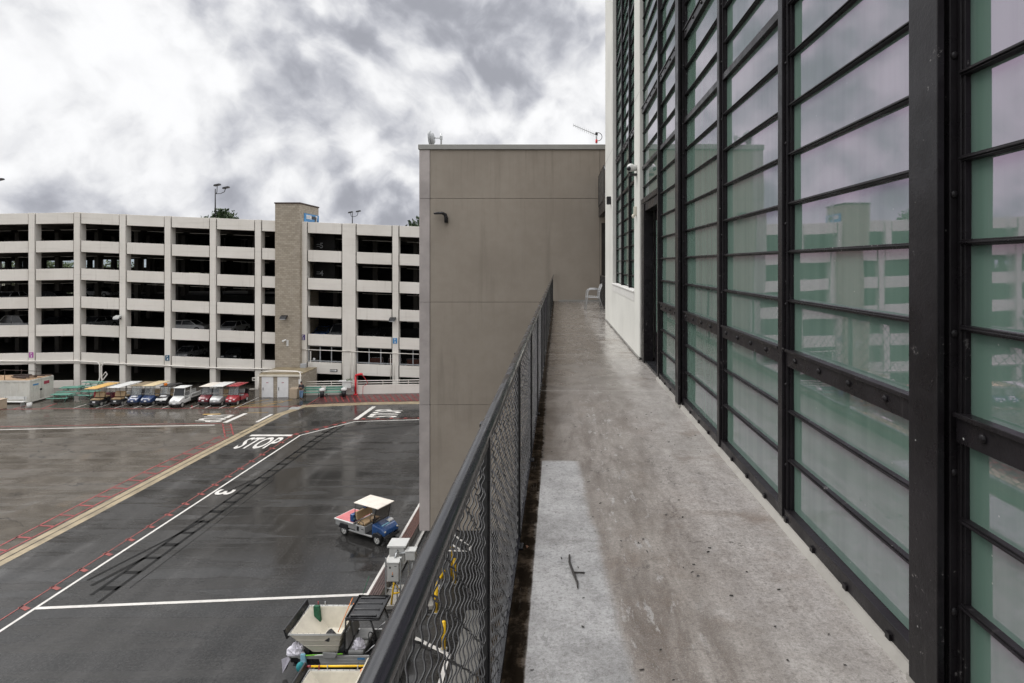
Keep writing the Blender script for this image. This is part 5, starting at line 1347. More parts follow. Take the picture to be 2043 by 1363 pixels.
M().tube([(-6.55, 22.60, .17), (-6.45, 22.62, 1.0), (-6.2, 22.75, .55), (-6.5, 22.75, .5)], .04, 8).build('pipe', MT['yellow'], t); M().tube([(-4.95, 24.7, .03), (-4.95, 24.7, 1.35), (-4.55, 24.75, 1.35), (-4.6, 24.75, .1)], .045, 8).build('pipe', MT['yellow'], t); M().tube([(-5.5, 22.56, .2), (-5.0, 22.9, .55), (-4.65, 23.6, .95)], .045, 8).build('pipe', MT['yellow'], t)
for x, y, h, lab in ((-4.39, 24.4, 1.05, 'yellow bollard farthest from the railing, seen through the mesh'), (-4.74, 22.35, 1.08, 'yellow bollard beside the yellow barrier, middle of the three'), (-4.02, 20.2, 1.0, 'yellow bollard nearest the railing beside the white stall line')):
    t = thing('bollard', lab, 'bollard', (x, y, 0), 0, 'yellow bollards below the walkway')
    q = M(); q.cyl((0, 0, 0), (0, 0, h - .05), .075, 16); q.ell((0, 0, h - .05), .075, .075, .05, 16, 6); q.build('post', MT['yellow'], t); M().cyl((0, 0, 0), (0, 0, .02), .13, 14).build('base_plate', MT['steel'], t)
# ------------------------------------------------------------------ golf and utility carts (front toward local -Y)
def wheel(t, x, y, r=.23, w_=.17, hub='chrome'):
    wh = thing_part('wheel', t)
    s = 1 if x > 0 else -1
    q = M(); prof = [(-w_ / 2, r * .72), (-w_ / 2, r * .93), (-w_ / 2 * .7, r), (w_ / 2 * .7, r), (w_ / 2, r * .93), (w_ / 2, r * .72)]
    n_ = 20; vs = []; fs = []
    for u, rad in prof:
        for j in range(n_):
            a = 2 * math.pi * j / n_; vs.append((x + u, y + rad * math.cos(a), r + rad * math.sin(a)))
    k = len(prof)
    for i in range(k - 1):
        for j in range(n_): fs.append((i * n_ + j, i * n_ + (j + 1) % n_, (i + 1) * n_ + (j + 1) % n_, (i + 1) * n_ + j))
    q.add(vs, fs, True); ty = q.build('wheel', MT['rubber'], t)
    q = M(); q.cyl((x - w_ * .42, y, r), (x + w_ * .42, y, r), r * .72, 18); xx = x + s * w_ * .43
    q.cyl((xx, y, r), (xx + s * .02, y, r), r * .22, 10)
    q.build('rim', MT[hub], ty)
    q = M()
    for i in range(5):
        a = i * 1.2566; q.cyl((xx, y + r * .42 * math.cos(a), r + r * .42 * math.sin(a)), (xx + s * .006, y + r * .42 * math.cos(a), r + r * .42 * math.sin(a)), r * .11, 8)
    q.build('rim_hole', MT['blackp'], ty)
def thing_part(n_, t): return None
def cowl(t, m, w_=1.08, y0=-1.22, y1=-.60, z1=.92, under='blackp'):
    h = w_ / 2
    prof = [(y0 + .04, .34), (y0, .48), (y0 + .05, .66), (y0 + .22, .76), (y1 - .04, z1), (y1 + .04, z1), (y1 + .06, .34)]
    q = M(); q.prism(prof, 'x', -h, h)
    # round the nose corners in plan
    q.v = [((x * (1 - .16 * max(0, (y1 - .25 - y) / .45))), y, z) for x, y, z in q.v]
    q.build('cowl', MT[m], t, .05, seg=3)
    M().box(-h * .9, h * .9, y0 - .05, y0 + .05, .24, .36).build('bumper', MT[under], t, .03)
    for sx in (-1, 1):
        q = M(); q.ell((sx * h * .62, y0 + .035, .60), .085, .04, .05, 12, 6); q.build('headlight', MT['signwhite'], t)
def seat(t, m, y=.12, w_=.98, z=.70, back=True, face=-1):
    M().box(-w_ / 2, w_ / 2, y - .26, y + .24, z, z + .12).build('seat_cushion', MT[m], t, .045, seg=3)
    if back:
        q = M(); yb = y - face * .27
        q.hexa([(-w_ / 2, yb - .05, z + .20), (w_ / 2, yb - .05, z + .20), (w_ / 2, yb + .05, z + .20), (-w_ / 2, yb + .05, z + .20),
                (-w_ / 2, yb - .05 - face * .08, z + .58), (w_ / 2, yb - .05 - face * .08, z + .58), (w_ / 2, yb + .05 - face * .08, z + .58), (-w_ / 2, yb + .05 - face * .08, z + .58)])
        q.build('seat_back', MT[m], t, .04, seg=3)
def roof(t, m, y0, y1, z, w_=1.16, ribs=False, crown=.05):
    h = w_ / 2; nx_, ny_ = 8, 8; vs = []; fs = []
    q = M(); q.box(-h, h, y0, y1, z, z + .05)
    o = q.build('roof', MT[m], t, .022, seg=2)
    q = M(); vs = []
    for i in range(nx_ + 1):
        for j in range(ny_ + 1):
            u = i / nx_ * 2 - 1; v = j / ny_
            vs.append((u * (h - .05), y0 + .05 + (y1 - y0 - .1) * v, z + .051 + crown * (1 - u ** 4) * (1 - (2 * v - 1) ** 6)))
    for i in range(nx_):
        for j in range(ny_): a = i * (ny_ + 1) + j; fs.append((a, a + ny_ + 1, a + ny_ + 2, a + 1))
    q.add(vs, fs, True); q.build('roof_crown', MT[m], o)
    if ribs:
        q = M()
        for i in range(4):
            x = -h + .17 + (2 * h - .34) * i / 3
            q.tube([(x, y0 + .14, z + .05 + crown), (x, y1 - .14, z + .05 + crown)], .035, 8)
        q.tube([(-h + .03, y0 + .03, z + .075), (h - .03, y0 + .03, z + .075), (h - .03, y1 - .03, z + .075), (-h + .03, y1 - .03, z + .075)], .035, 8, True)
        q.build('roof_rib', MT[m], o, .012)
def rposts(t, pts, m='blackp', r_=.018):
    for a, b in pts:
        for sx in (-1, 1): M().tube([(sx * a[0], a[1], a[2]), (sx * b[0], b[1], b[2])], r_, 6).build('roof_post', MT[m], t)
def windshield(t, y0, z0, y1, z1, w_=.98, m='clear', frame=True):
    h = w_ / 2
    q = M(); q.quad((-h, y0, z0), (h, y0, z0), (h * .97, y1, z1), (-h * .97, y1, z1)); ws = q.build('windshield', MT[m], t)
    if frame:
        M().tube([(-h, y0, z0), (h, y0, z0), (h * .97, y1, z1), (-h * .97, y1, z1)], .014, 6, True).build('frame', MT['blackp'], ws)
def steer(t, x=-.25, y=-.40, z=1.0):
    q = M(); q.tube([(x, y - .22, z - .4), (x, y, z)], .02, 6)
    c = Vector((x, y, z)); u = Vector((1, 0, 0)); v = Vector((0, .5, .86))
    q.tube([c + u * .17 * math.cos(a) + v * .17 * math.sin(a) for a in [i * .5236 for i in range(12)]], .016, 6, True)
    q.tube([c - u * .17, c + u * .17], .012, 5); q.build('steering_wheel', MT['blackp'], t)
def chassis(t, m='blackp', y0=-.62, y1=1.15, w_=1.0, rear='blackp', rh=.68):
    M().box(-w_ / 2, w_ / 2, y0, .0, .26, .33).build('floor', MT['blackp'], t, .02)
    M().box(-w_ / 2 + .02, w_ / 2 - .02, -.16, .38, .332, .70).build('seat_base', MT[m], t, .03)
    q = M(); q.prism([(.385, .30), (.385, rh), (y1 - .2, rh + .04), (y1, rh - .1), (y1 + .02, .36), (y1 - .15, .28)], 'x', -w_ / 2, w_ / 2); q.build('rear_body', MT[rear], t, .05, seg=3)
def wheels(t, f=-.82, r=.82, tr=.44, rad=.22, hub='chrome'):
    for y in (f, r):
        for sx in (-1, 1): wheel(t, sx * tr, y, rad, .17, hub)
def plate(t, y, z, x=0, w_=.22, h_=.12, m='signwhite'): M().box(x - w_ / 2, x + w_ / 2, y - .012, y, z - h_ / 2, z + h_ / 2).build('number_plate', MT[m], t)
GC = 'golf carts parked along the garage'
def golf_cart(lab, x, y, rot, body, roofm, seatm, roofz=1.76, ry0=-.85, ry1=.95, extra=None, hood=None, frontplate=True, ws='clear'):
    t = thing('golf_cart', lab, 'golf cart', (x, y, 0), rot, GC)
    wheels(t); cowl(t, body); chassis(t, body, rear=body); seat(t, seatm); steer(t)
    roof(t, roofm, ry0, ry1, roofz)
    rposts(t, [((.50, -.66, .92), (.49, -.55, roofz)), ((.48, .48, .7), (.48, .62, roofz))])
    windshield(t, -.66, .94, -.54, roofz - .02, .98, ws)
    if frontplate: plate(t, -1.235, .50)
    if hood:
        M().box(-.26, .26, -1.0, -.74, .80, .90).build('hood_label', MT[hood], t, .02)
    return t
def shuttle(lab, x, y, rot, roofm, ry0, ry1, body='white', seats=1):
    """long cart parked tail first: rear-facing bench toward the yard"""
    t = thing('golf_cart', lab, 'golf cart', (x, y, 0), rot, GC)
    wheels(t, -1.1, .95); cowl(t, body, y0=-1.55, y1=-.95); chassis(t, 'blackp', y0=-.95, y1=1.1, rear='blackp', rh=.52)
    seat(t, 'tan', y=.1); seat(t, 'tan', y=.85, z=.58, face=1)
    M().box(-.5, .5, 1.12, 1.5, .28, .34).build('footrest', MT['blackp'], t, .02)
    M().box(-.46, .46, 1.08, 1.16, .30, .56).build('tail_panel', MT['blackp'], t, .03); plate(t, 1.185, .44, .05, .26)
    steer(t, y=-.6)
    roof(t, roofm, ry0, ry1, 1.76)
    rposts(t, [((.50, -1.0, .92), (.49, -.9, 1.76)), ((.48, .45, .6), (.48, .5, 1.76)), ((.48, 1.05, .6), (.48, 1.25, 1.76))])
    return t
t = shuttle('yellow roofed shuttle cart with tan rear bench, leftmost of the parked carts', -43.9, 55.7, R(180), 'yellowroof', -1.3, 1.65, 'darkred')
M().box(.36, .50, .5, .62, .75, 1.3).build('red_strap', MT['red'], t, .03)
t = shuttle('white roofed black shuttle cart with two tan cushions on its wide rear bench', -42.15, 56.0, R(180), 'white', -1.6, 1.45)
q = M(); q.tube([(-.54, -.9, .9), (-.54, -.5, .4), (-.54, .1, .36), (-.54, .6, .7)], .05, 8); q.build('side_panel', MT['white'], t)
golf_cart('blue golf cart with brown canvas roof and a white label on its hood', -40.45, 55.9, 0, 'navy', 'brownroof', 'blackp', 1.80, -.75, 1.35, hood='signwhite')
golf_cart('blue golf cart with long sand coloured roof and orange brown seat', -39.2, 55.9, 0, 'navy', 'tanroof', 'tan', 1.84, -.9, 1.5)
t = golf_cart('dark golf cart with black roof and a white nose beside the sand roofed cart', -37.85, 56.1, 0, 'blackp', 'blackp', 'tan', 1.66, -.6, 1.1, hood='signwhite')
M().box(-.35, -.12, -.3, -.1, 1.72, 1.95).build('orange_beacon', MT['orange'], t, .03)
q = M(); q.prism([(-1.27, .5), (-1.25, .62), (-.9, .80), (-.88, .72), (-1.2, .5)], 'x', -.5, .5); q.build('nose_panel', MT['white'], t, .02)
# white cargo truck cart
t = thing('cargo_cart', 'white cab cargo cart with dark windscreen and long grey flat bed', 'utility cart', (-36.0, 55.1, 0), 0, GC)
wheels(t, -.72, 1.75, .46, .24); cowl(t, 'white', 1.12, -1.12, -.42, .95)
M().box(-.54, .54, -.42, .55, .34, .66).build('cab_body', MT['white'], t, .03)
M().box(-.42, .42, -.44, -.425, .62, .9).build('dash_panel', MT['silver'], t)
seat(t, 'greyp', .1, .95, .665)
q = M(); q.quad((-.50, -.44, 1.0), (.50, -.44, 1.0), (.46, -.28, 1.66), (-.46, -.28, 1.66)); ws = q.build('windshield', MT['carglass'], t)
M().tube([(-.52, -.44, .98), (.52, -.44, .98), (.48, -.27, 1.68), (-.48, -.27, 1.68)], .03, 6, True).build('frame', MT['white'], ws)
roof(t, 'white', -.45, .75, 1.72, 1.12); rposts(t, [((.51, -.42, .95), (.49, -.27, 1.72)), ((.51, .5, .6), (.49, .6, 1.72))], 'white', .03); steer(t, y=-.15)
M().box(-.58, .58, .62, 3.1, .58, .66).build('flat_bed', MT['silver'], t, .015)
M().box(-.45, .45, .6, 2.9, .3, .57).build('frame', MT['blackp'], t)
for sx in (-1, 1):
    q = M(); q.tube([(sx * .56, .66, .70), (sx * .56, .66, 1.0), (sx * .56, 3.05, 1.0), (sx * .56, 3.05, .70)], .025, 6); q.box(sx * .56 - .015, sx * .56 + .015, .68, 3.05, .70, .92); q.build('bed_rail', MT['silver'], t)
M().box(-.13, .13, -1.12, -1.105, .58, .74).build('front_label', MT['signwhite'], t); plate(t, -1.125, .42, 0, .3)
golf_cart('dark red golf cart with off-white roof between the cargo cart and the silver cart', -33.85, 56.1, 0, 'darkred', 'roofcream', 'blackp', 1.72, -.9, 1.15)
golf_cart('silver white golf cart with white roof beside the red cart', -32.55, 55.75, 0, 'silver', 'white', 'tan', 1.80, -.85, 1.3)
t = golf_cart('bright red golf cart with red roof, rightmost of the parked carts', -31.2, 56.0, 0, 'red', 'red', 'greyp', 1.78, -.85, 1.0)
M().box(-.40, .40, 1.25, 1.32, .5, 1.15).build('tail_board', MT['blackp'], t, .02)

# blue flat-bed utility cart in the yard
t = thing('utility_cart', 'blue nosed utility cart with cream roof and faded red flat bed, alone in the yard', 'utility cart', (-9.435, 28.7, 0), R(62))
wheels(t, -1.12, 1.12, .50, .235, 'chrome')
q = M(); prof = [(-1.50, .36), (-1.54, .50), (-1.50, .66), (-1.30, .78), (-.86, .90), (-.78, .90), (-.74, .62), (-.86, .52), (-1.38, .50), (-1.40, .36)]
prof = [(-1.50, .42), (-1.54, .52), (-1.50, .66), (-1.30, .78), (-.84, .92), (-.76, .92), (-.74, .40)]
q.prism(prof, 'x', -.55, .55); q.v = [((x * (1 - .14 * max(0, (-1.1 - y) / .45))), y, z) for x, y, z in q.v]; q.build('cowl', MT['blue'], t, .05, seg=3)
M().box(-.50, .50, -1.58, -1.48, .26, .42).build('bumper', MT['blackp'], t, .03)
for sx in (-1, 1):
    q = M(); q.ell((sx * .40, -1.475, .62), .075, .05, .05, 12, 6); q.build('headlight', MT['cream'], t)
    q = M(); q.prism([(-1.42, .36), (-1.38, .52), (-1.12, .60), (-.86, .52), (-.82, .36)], 'x', sx * .42, sx * .60); q.build('fender', MT['blackp'], t, .02)
q = M(); q.box(-.30, .22, -1.22, -1.10, .80, .83); q.build('nose_label', MT['lightblue'], t)
q = M(); q.hexa([(.18, -1.2, .83), (.50, -1.2, .83), (.50, -.98, .89), (.18, -.98, .89), (.20, -1.18, .88), (.48, -1.18, .90), (.48, -1.0, .93), (.20, -1.0, .93)]); q.build('white_patch', MT['white'], t, .01)
M().box(-.54, .54, -.76, 1.0, .26, .34).build('floor', MT['silver'], t, .02)
M().box(-.54, .54, -.28, .36, .342, .68).build('seat_base', MT['silver'], t, .02)
M().box(-.50, .50, -.74, -.29, .342, .36).build('floor_mat', MT['blackp'], t)
q = M(); q.box(-.545, -.543, .10, .26, .40, .62); q.build('side_opening', MT['blackp'], t)
M().box(-.552, -.546, -.22, -.05, .52, .55).build('side_label', MT['signblack'], t)
seat(t, 'tan', .02, 1.02, .69)
q = M(); q.tube([(-.52, .22, .70), (-.53, .0, .90), (-.53, -.16, .88), (-.53, -.2, .70)], .016, 6); q.build('armrest', MT['blackp'], t)
M().box(-.54, .54, .38, 1.75, .40, .66).build('bed_side', MT['silver'], t, .02)
q = M(); q.box(-.64, .64, .42, 1.74, .70, .75); bd = q.build('flat_bed', MT['white'], t, .01)
M().box(-.58, .58, .46, 1.68, .752, .765).build('bed_mat', MT['pinkbed'], bd)
for sx in (-1, 1): q = M(); q.prism([(.80, .34), (.88, .56), (1.36, .56), (1.46, .34)], 'x', sx * .40, sx * .61); q.build('rear_fender', MT['blackp'], t, .01)
roof(t, 'roofcream', -1.18, .46, 1.70, 1.10, crown=.03)
rposts(t, [((.51, -.80, .92), (.50, -.98, 1.70)), ((.52, .40, .70), (.51, .40, 1.70))], 'blackp', .02)
windshield(t, -.82, .94, -1.0, 1.68, 1.0, 'tintglass')
steer(t, -.24, -.52, 1.0)
q = M(); q.box(-.25, .5, -.74, -.66, .72, .92); q.build('dashboard', MT['blackp'], t, .02)
t2 = thing('water_cooler', 'blue cooler with straps standing behind the seat of the blue utility cart', 'cooler', (-9.435 - .30, 28.7 - .26, .76), R(62))
t2.location = Vector((-9.435, 28.7, .768)) + Matrix.Rotation(R(62), 3, 'Z') @ Vector((-.40, .58, 0))
M().box(-.17, .17, -.12, .12, 0, .36).build('body', MT['blue'], t2, .03); M().box(-.15, .15, -.125, -.121, .10, .2).build('strap', MT['lightblue'], t2)
t2 = thing('rag_heap', 'white rag thrown on the bed behind the seat of the blue utility cart', 'rag', (0, 0, 0), R(62))
t2.location = Vector((-9.435, 28.7, .768)) + Matrix.Rotation(R(62), 3, 'Z') @ Vector((-.05, .58, 0))
def rag(m, sx, sy, sz, parent, seed, name='cloth'):
    rr = random.Random(seed); q = M(); n_ = 14; mm = 8; vs = []; fs = []
    for i in range(mm + 1):
        for j in range(n_):
            t_ = math.pi / 2 * i / mm; a = 2 * math.pi * j / n_; k = 1 + rr.uniform(-.28, .28)
            vs.append((sx * math.sin(t_) * math.cos(a) * k, sy * math.sin(t_) * math.sin(a) * k, max(0.0, sz * math.cos(t_) * (1 + rr.uniform(-.3, .3)))))
    for i in range(mm):
        for j in range(n_): fs.append((i * n_ + j, (i + 1) * n_ + j, (i + 1) * n_ + (j + 1) % n_, i * n_ + (j + 1) % n_))
    q.add(vs, fs, False); return q.build(name, m, parent)
rag(MT['cloth'], .16, .13, .34, t2, 1)
t2 = thing('blue_jacket', 'dark blue jacket hung over the seat back of the blue utility cart', 'jacket', (0, 0, 0), R(62))
t2.location = Vector((-9.435, 28.7, 1.27)) + Matrix.Rotation(R(62), 3, 'Z') @ Vector((.16, .36, 0)); rag(MT['blue'], .16, .10, .22, t2, 3)

# cleaning carts with tall cream bins
def bin_cart(lab, x, y, roofm, items):
    t = thing('bin_cart', lab, 'utility cart', (x, y, 0), R(90), 'cleaning carts with cream bins')
    wheels(t, -1.35, 1.2, .55, .29, 'steel')
    M().box(-.68, .68, -.9, 1.72, .30, .36).build('floor', MT['blackp'], t, .02)
    for sx in (-1, 1):
        q = M(); q.prism([(-.80, .36), (-.80, .66), (1.75, .66), (1.75, .60), (1.55, .60), (1.5, .56), (.85, .56), (.78, .36)], 'x', sx * .66, sx * .72)
        for zz in (.44, .52): q.box(sx * .722 - .006, sx * .722 + .006, -.78, .76, zz, zz + .018)
        pn = q.build('side_panel', MT['silver'], t, .006)
        M().box(sx * .73 - .004, sx * .73 + .004, -.66, -.42, .55, .60).build('maker_plate', MT['signblue'], pn)
        q = M(); q.prism([(.78, .30), (.86, .60), (1.5, .60), (1.62, .30)], 'x', sx * .44, sx * .655); q.build('fender', MT['blackp'], t, .02)
    M().box(-.60, .60, 1.2, 1.85, .34, .74).build('rear_box', MT['blackp'], t, .05)
    # hopper: open tapered bin
    top = [(-.80, 1.80), (.80, 1.80), (.80, .08), (-.80, .08)]; bot = [(-.62, 1.08), (.62, 1.08), (.62, .26), (-.62, .26)]
    zt_, zb_ = 1.40, .72; q = M()
    vs = [(a, b, zt_) for a, b in top] + [(a, b, zb_) for a, b in bot] + [(a * .955, .94 + (b - .94) * .955, zt_) for a, b in top] + [(a * .94, .67 + (b - .67) * .94, zb_ + .04) for a, b in bot]
    fs = []
    for i in range(4):
        j = (i + 1) % 4; fs += [(i, j, 4 + j, 4 + i), (8 + j, 8 + i, 12 + i, 12 + j), (j, i, 8 + i, 8 + j)]
    fs += [(4, 5, 6, 7), (15, 14, 13, 12)]
    q.add(vs, fs); hp = q.build('bin', MT['cream'], t, .03)
    q = M()
    for k in (.30, .62):       # moulded steps on the walls
        for i in range(4):
            j = (i + 1) % 4
            A = Vector((*top[i], zt_)).lerp(Vector((*bot[i], zb_)), k); B = Vector((*top[j], zt_)).lerp(Vector((*bot[j], zb_)), k)
            q.tube([A, B], .012, 6)
    q.build('moulding', MT['cream'], hp)
    q = M(); q.tube([(a, b, zt_ + .012) for a, b in top], .028, 8, True); q.build('rim', MT['white'], hp)
    q = M()
    for i in range(9):
        for sx in (-1, 1): q.ell((sx * .772, .2 + i * .19, zt_ + .042), .012, .012, .008, 6, 4)
        q.ell((-.7 + i * .17, 1.77, zt_ + .042), .012, .012, .008, 6, 4)
    q.build('rivets', MT['blackp'], hp)
    q = M(); q.hexa([(-.86, 1.80, 1.30), (.86, 1.80, 1.30), (.86, 1.86, 1.30), (-.86, 1.86, 1.30), (-.86, 1.90, 1.62), (.86, 1.90, 1.62), (.86, 1.96, 1.62), (-.86, 1.96, 1.62)]); q.build('rear_board', MT['blackp'], t, .015)
    # seats, roof
    for sx in (-.33, .33):
        M().box(sx - .29, sx + .29, -.58, -.06, .62, .76).build('seat_cushion', MT['greyp'], t, .05, seg=3)
        q = M(); q.hexa([(sx - .28, -.06, .80), (sx + .28, -.06, .80), (sx + .28, .06, .80), (sx - .28, .06, .80), (sx - .24, .02, 1.28), (sx + .24, .02, 1.28), (sx + .24, .11, 1.28), (sx - .24, .11, 1.28)]); q.build('seat_back', MT['greyp'], t, .05, seg=3)
    M().box(-.66, .66, -.60, .05, .362, .62).build('seat_base', MT['blackp'], t, .02)
    q = M(); q.prism([(-1.85, .36), (-1.9, .6), (-1.7, .78), (-1.15, .98), (-1.08, .98), (-1.02, .34)], 'x', -.62, .62); q.build('cowl', MT['silver'], t, .06, seg=3)
    q = M(); q.tube([(-.62, -.66, .70), (-.62, -.95, .96)], .02, 6); q.tube([(.62, -.66, .70), (.62, -.95, .96)], .02, 6); q.build('grab_bar', MT['alu'], t)
    roof(t, roofm, -1.12, .02, 1.78, 1.36, ribs=True, crown=.03)
    rposts(t, [((.62, -1.08, .96), (.60, -.80, 1.78)), ((.64, .05, .6), (.62, .0, 1.78))], 'blackp', .028)
    steer(t, -.33, -.75, 1.02)
    q = M(); q.cyl((.45, .10, 1.42), (.45, .10, 1.66), .05, 10); q.ell((.45, .1, 1.66), .05, .05, .05); q.build('amber_beacon', MT['orange'], t)
    for i, (xx, yy) in enumerate(((.80, .35), (.80, 1.25), (.80, 1.5))): M().cyl((xx, yy, 1.42), (xx, yy, 1.56), .02, 6).build('tool_clip', MT['steel'] if i < 2 else MT['red'], t)
    return t
def on_cart(cx, cy, lx, ly, z):
    v = Matrix.Rotation(R(90), 3, 'Z') @ Vector((lx, ly, 0)); return (cx + v.x, cy + v.y, z)
B1 = (-7.0, 19.6); B2 = (-5.62, 16.35)
bin_cart('cleaning cart with cream bin and black ribbed roof holding brushes and rags', *B1, 'blackp', None)
bin_cart('cleaning cart with cream bin at the bottom edge, mostly hidden below the handrail', *B2, 'cream', None)
t = thing('push_broom', 'dark green push broom standing in the cream bin of the first cleaning cart', 'broom', on_cart(*B1, .62, 1.42, 0.8))
q = M(); q.hexa([(-.09, -.10, .10), (.12, -.10, .10), (.12, .05, .10), (-.09, .05, .10), (-.16, -.06, .72), (.05, -.06, .72), (.05, .06, .72), (-.16, .06, .72)]); q.build('bristles', MT['brush'], t, .02)
M().cyl((.0, 0, 0), (-.03, 0, .12), .015, 6).build('handle', MT['steel'], t)
t = thing('black_bucket', 'black bucket tipped inside the cream bin of the first cleaning cart', 'bucket', on_cart(*B1, -.50, .38, 1.05)); t.rotation_euler = (R(20), R(-40), 0)
q = M(); q.cyl((0, 0, 0), (0, 0, .34), .14, 16, .19); q.build('body', MT['blackp'], t)
t = thing('litter_picker', 'long handled litter picker leaning from the cream bin against the black roof', 'tool', on_cart(*B1, 0, 0, 0))
q = M(); q.tube([(-.35, -.42, 1.25), (-.05, .1, 2.1)], .014, 6); q.build('handle', MT['orange'], t); M().tube([(-.02, .62, 1.5), (.22, 1.0, 2.35)], .012, 6).build('green_handle', MT['brush'], t)
t.location = (B1[0] + .02, B1[1], 0)
t = thing('white_rag', 'white rag bundle hanging at the rear of the first cleaning cart', 'rag', on_cart(*B1, -.66, 1.62, .72)); rag(MT['cloth'], .26, .18, .30, t, 8)
t = thing('seat_rag', 'white rag lying on the near seat of the first cleaning cart', 'rag', on_cart(*B1, -.42, -.35, .765)); rag(MT['cloth'], .20, .16, .26, t, 9)
t = thing('mesh_bag', 'pale mesh bag hanging low behind the rear wheel of the first cleaning cart', 'bag', on_cart(*B1, -.70, 1.86, .12))
q = M(); q.add([(0, 0, .52), (.10, -.06, .46), (-.16, -.05, .0), (-.22, 0, .42), (.02, .1, .30), (-.08, .08, .05)], [(0, 1, 2, 3), (0, 4, 1), (4, 5, 2, 1), (0, 3, 5, 4), (3, 2, 5)]); q.build('bag', MT['mesh_bag'], t)
t = thing('green_mop', 'mop with lime green handle and light blue head strapped along the first cleaning cart', 'mop', (B1[0], B1[1] - .78, .70))
M().cyl((-1.25, 0, .02), (-.05, .02, .06), .022, 8).build('handle', MT['lime'], t); M().cyl((-.95, 0, .022), (-.62, 0, .04), .026, 8).build('white_grip', MT['white'], t)
q = M(); q.hexa([(-1.42, -.05, -.34), (-1.22, -.05, -.34), (-1.2, .05, -.34), (-1.42, .05, -.34), (-1.42, -.04, .08), (-1.26, -.04, .08), (-1.26, .04, .08), (-1.42, .04, .08)]); q.build('mop_head', MT['lightblue'], t, .03)
q = M(); q.hexa([(-.66, -.04, -.06), (-.28, -.04, -.06), (-.3, .03, -.06), (-.62, .03, -.06), (-.7, -.02, .13), (-.2, -.02, .10), (-.2, .03, .10), (-.7, .03, .13)]); q.build('grey_cloth', MT['greyp'], t, .02)
t = thing('yellow_broom', 'broom with long yellow handle lying along the far rim of the second bin', 'broom', (B2[0], B2[1] + .84, 1.50))
M().cyl((-1.75, 0, 0), (.2, 0, .02), .028, 8).build('handle', MT['yellow'], t); M().cyl((-1.9, 0, 0), (-1.75, 0, 0), .03, 8).build('red_socket', MT['red'], t)
q = M(); q.cyl((-2.0, 0, 0), (-1.9, 0, 0), .02, 6); q.ell((-2.08, 0, -.02), .12, .10, .15, 10, 6); q.build('bristles', MT['teal'], t)

# ------------------------------------------------------------------ person leaning by the planter
def skin_mesh(name, pts, edges, m, parent, root=0, sub=1):
    me = bpy.data.meshes.new(name); me.from_pydata([p[:3] for p in pts], edges, []); me.update()
    o = bpy.data.objects.new(name, me); C.objects.link(o); o.parent = parent; me.materials.append(m)
    o.modifiers.new('skin', 'SKIN')
    if not me.skin_vertices: me.skin_vertices.new()
    for i, p in enumerate(pts):
        r_ = p[3]; me.skin_vertices[0].data[i].radius = (r_ if not hasattr(r_, '__len__') else r_[0], r_ if not hasattr(r_, '__len__') else r_[1])
    me.skin_vertices[0].data[root].use_root = True
    s = o.modifiers.new('sub', 'SUBSURF'); s.levels = sub; s.render_levels = sub
    dg = bpy.context.evaluated_depsgraph_get()
    me2 = bpy.data.meshes.new_from_object(o.evaluated_get(dg)); o.modifiers.clear(); o.data = me2
    me2.name = name
    if not me2.materials: me2.materials.append(m)
    for p in me2.polygons: p.use_smooth = True
    return o
pn = thing('person', 'person in dark jacket and blue jeans leaning with folded arms beside the tan planter', 'person', (-25.72, 57.7, 0))
P_ = [(0, 0, .90, .13), (0, .01, 1.05, .13), (0, .02, 1.22, .145), (0, .03, 1.36, .12), (0, .01, 1.45, .055), (0, -.02, 1.52, .062), (0, -.035, 1.60, .088), (0, -.03, 1.68, .085),
      (-.17, .03, 1.37, .062), (-.24, -.02, 1.13, .048), (-.10, -.20, 1.10, .038), (.03, -.23, 1.14, .032),
      (.17, .03, 1.37, .062), (.24, -.02, 1.13, .048), (.10, -.21, 1.15, .038), (-.02, -.25, 1.18, .032),
      (-.10, 0, .82, .095), (-.11, -.03, .47, .062), (-.11, .02, .10, .045), (-.11, -.12, .035, .04),
      (.10, 0, .82, .095), (.10, -.05, .47, .062), (.06, -.06, .10, .045), (.07, -.20, .035, .04)]
E_ = [(0, 1), (1, 2), (2, 3), (3, 4), (4, 5), (5, 6), (6, 7), (3, 8), (8, 9), (9, 10), (10, 11), (3, 12), (12, 13), (13, 14), (14, 15), (0, 16), (16, 17), (17, 18), (18, 19), (0, 20), (20, 21), (21, 22), (22, 23)]
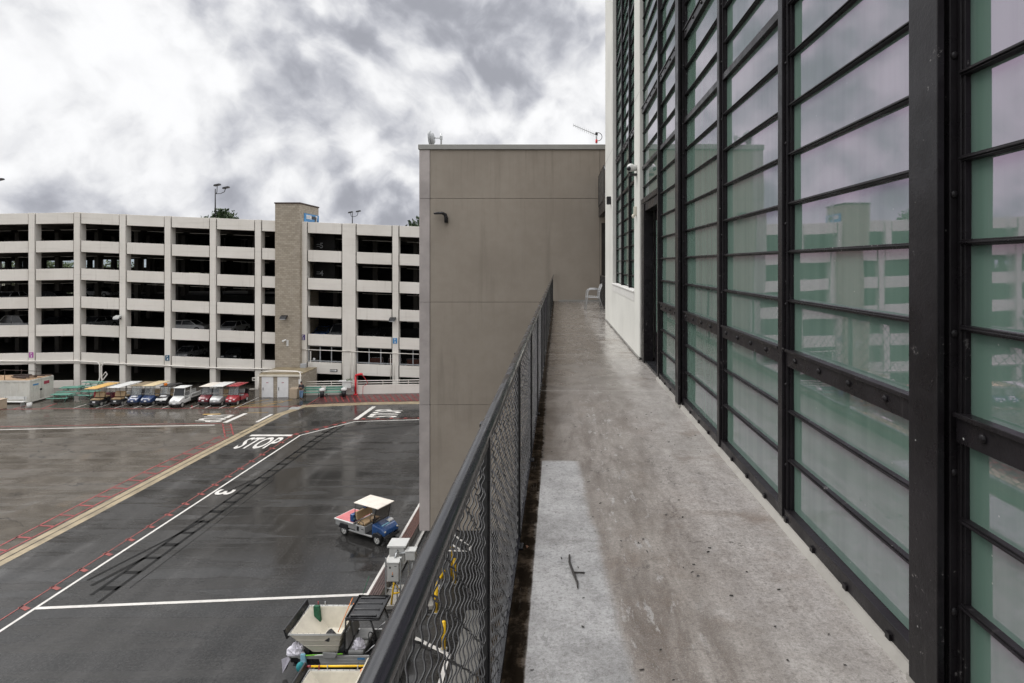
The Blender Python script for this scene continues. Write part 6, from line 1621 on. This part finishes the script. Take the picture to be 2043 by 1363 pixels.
# five fingers at each wrist
for wi, base, s in ((11, Vector((.03, -.23, 1.14)), 1), (15, Vector((-.02, -.25, 1.18)), -1)):
    for k, L_ in enumerate((.070, .078, .072, .058)):
        i0 = len(P_); b = base + Vector((s * .03, -.012, .028 - k * .019)); P_ += [(b.x, b.y, b.z, .010), (b.x + s * L_ * .6, b.y - .012, b.z - .005, .009), (b.x + s * L_, b.y + .004, b.z - .012, .008)]
        E_ += [(wi, i0), (i0, i0 + 1), (i0 + 1, i0 + 2)]
    i0 = len(P_); P_ += [(base.x + s * .012, base.y - .02, base.z + .045, .011), (base.x + s * .035, base.y - .025, base.z + .07, .009)]; E_ += [(wi, i0), (i0, i0 + 1)]
skin_mesh('body', P_, E_, MT['skin'], pn)
J_ = [(0, 0, .86, .155), (0, .01, 1.05, .15), (0, .02, 1.22, .165), (0, .03, 1.38, .13), (0, .015, 1.44, .075), (-.17, .03, 1.37, .08), (-.25, -.02, 1.13, .066), (-.11, -.19, 1.10, .055), (.17, .03, 1.37, .08), (.25, -.02, 1.13, .066), (.11, -.20, 1.15, .055)]
skin_mesh('jacket', J_, [(0, 1), (1, 2), (2, 3), (3, 4), (3, 5), (5, 6), (6, 7), (3, 8), (8, 9), (9, 10)], MT['jacket'], pn)
T_ = [(0, 0, .90, .14), (-.10, 0, .80, .115), (-.11, -.03, .47, .082), (-.11, .015, .09, .072), (.10, 0, .80, .115), (.10, -.05, .47, .082), (.06, -.055, .09, .072)]
skin_mesh('jeans', T_, [(0, 1), (1, 2), (2, 3), (0, 4), (4, 5), (5, 6)], MT['jeans'], pn)
for x, y in ((-.11, -.05), (.065, -.12)):
    q = M(); q.ell((x, y, .05), .052, .14, .052, 12, 8); q.build('shoe', MT['shoe'], pn)
q = M(); q.ell((0, -.015, 1.69), .098, .108, .085, 14, 8); q.build('hair', MT['hair'], pn)
q = M(); q.ell((0, -.125, 1.615), .014, .02, .02, 8, 6); q.build('nose', MT['skin'], pn)
q = M(); q.ell((-.035, -.113, 1.645), .012, .008, .008, 8, 6); q.ell((.035, -.113, 1.645), .012, .008, .008, 8, 6); q.build('eyes', MT['hair'], pn)
q = M(); q.ell((0, -.112, 1.572), .025, .01, .006, 8, 6); q.build('mouth', MT['darkred'], pn)
q = M(); q.ell((-.092, -.03, 1.63), .012, .02, .03, 8, 6); q.ell((.092, -.03, 1.63), .012, .02, .03, 8, 6); q.build('ears', MT['skin'], pn)
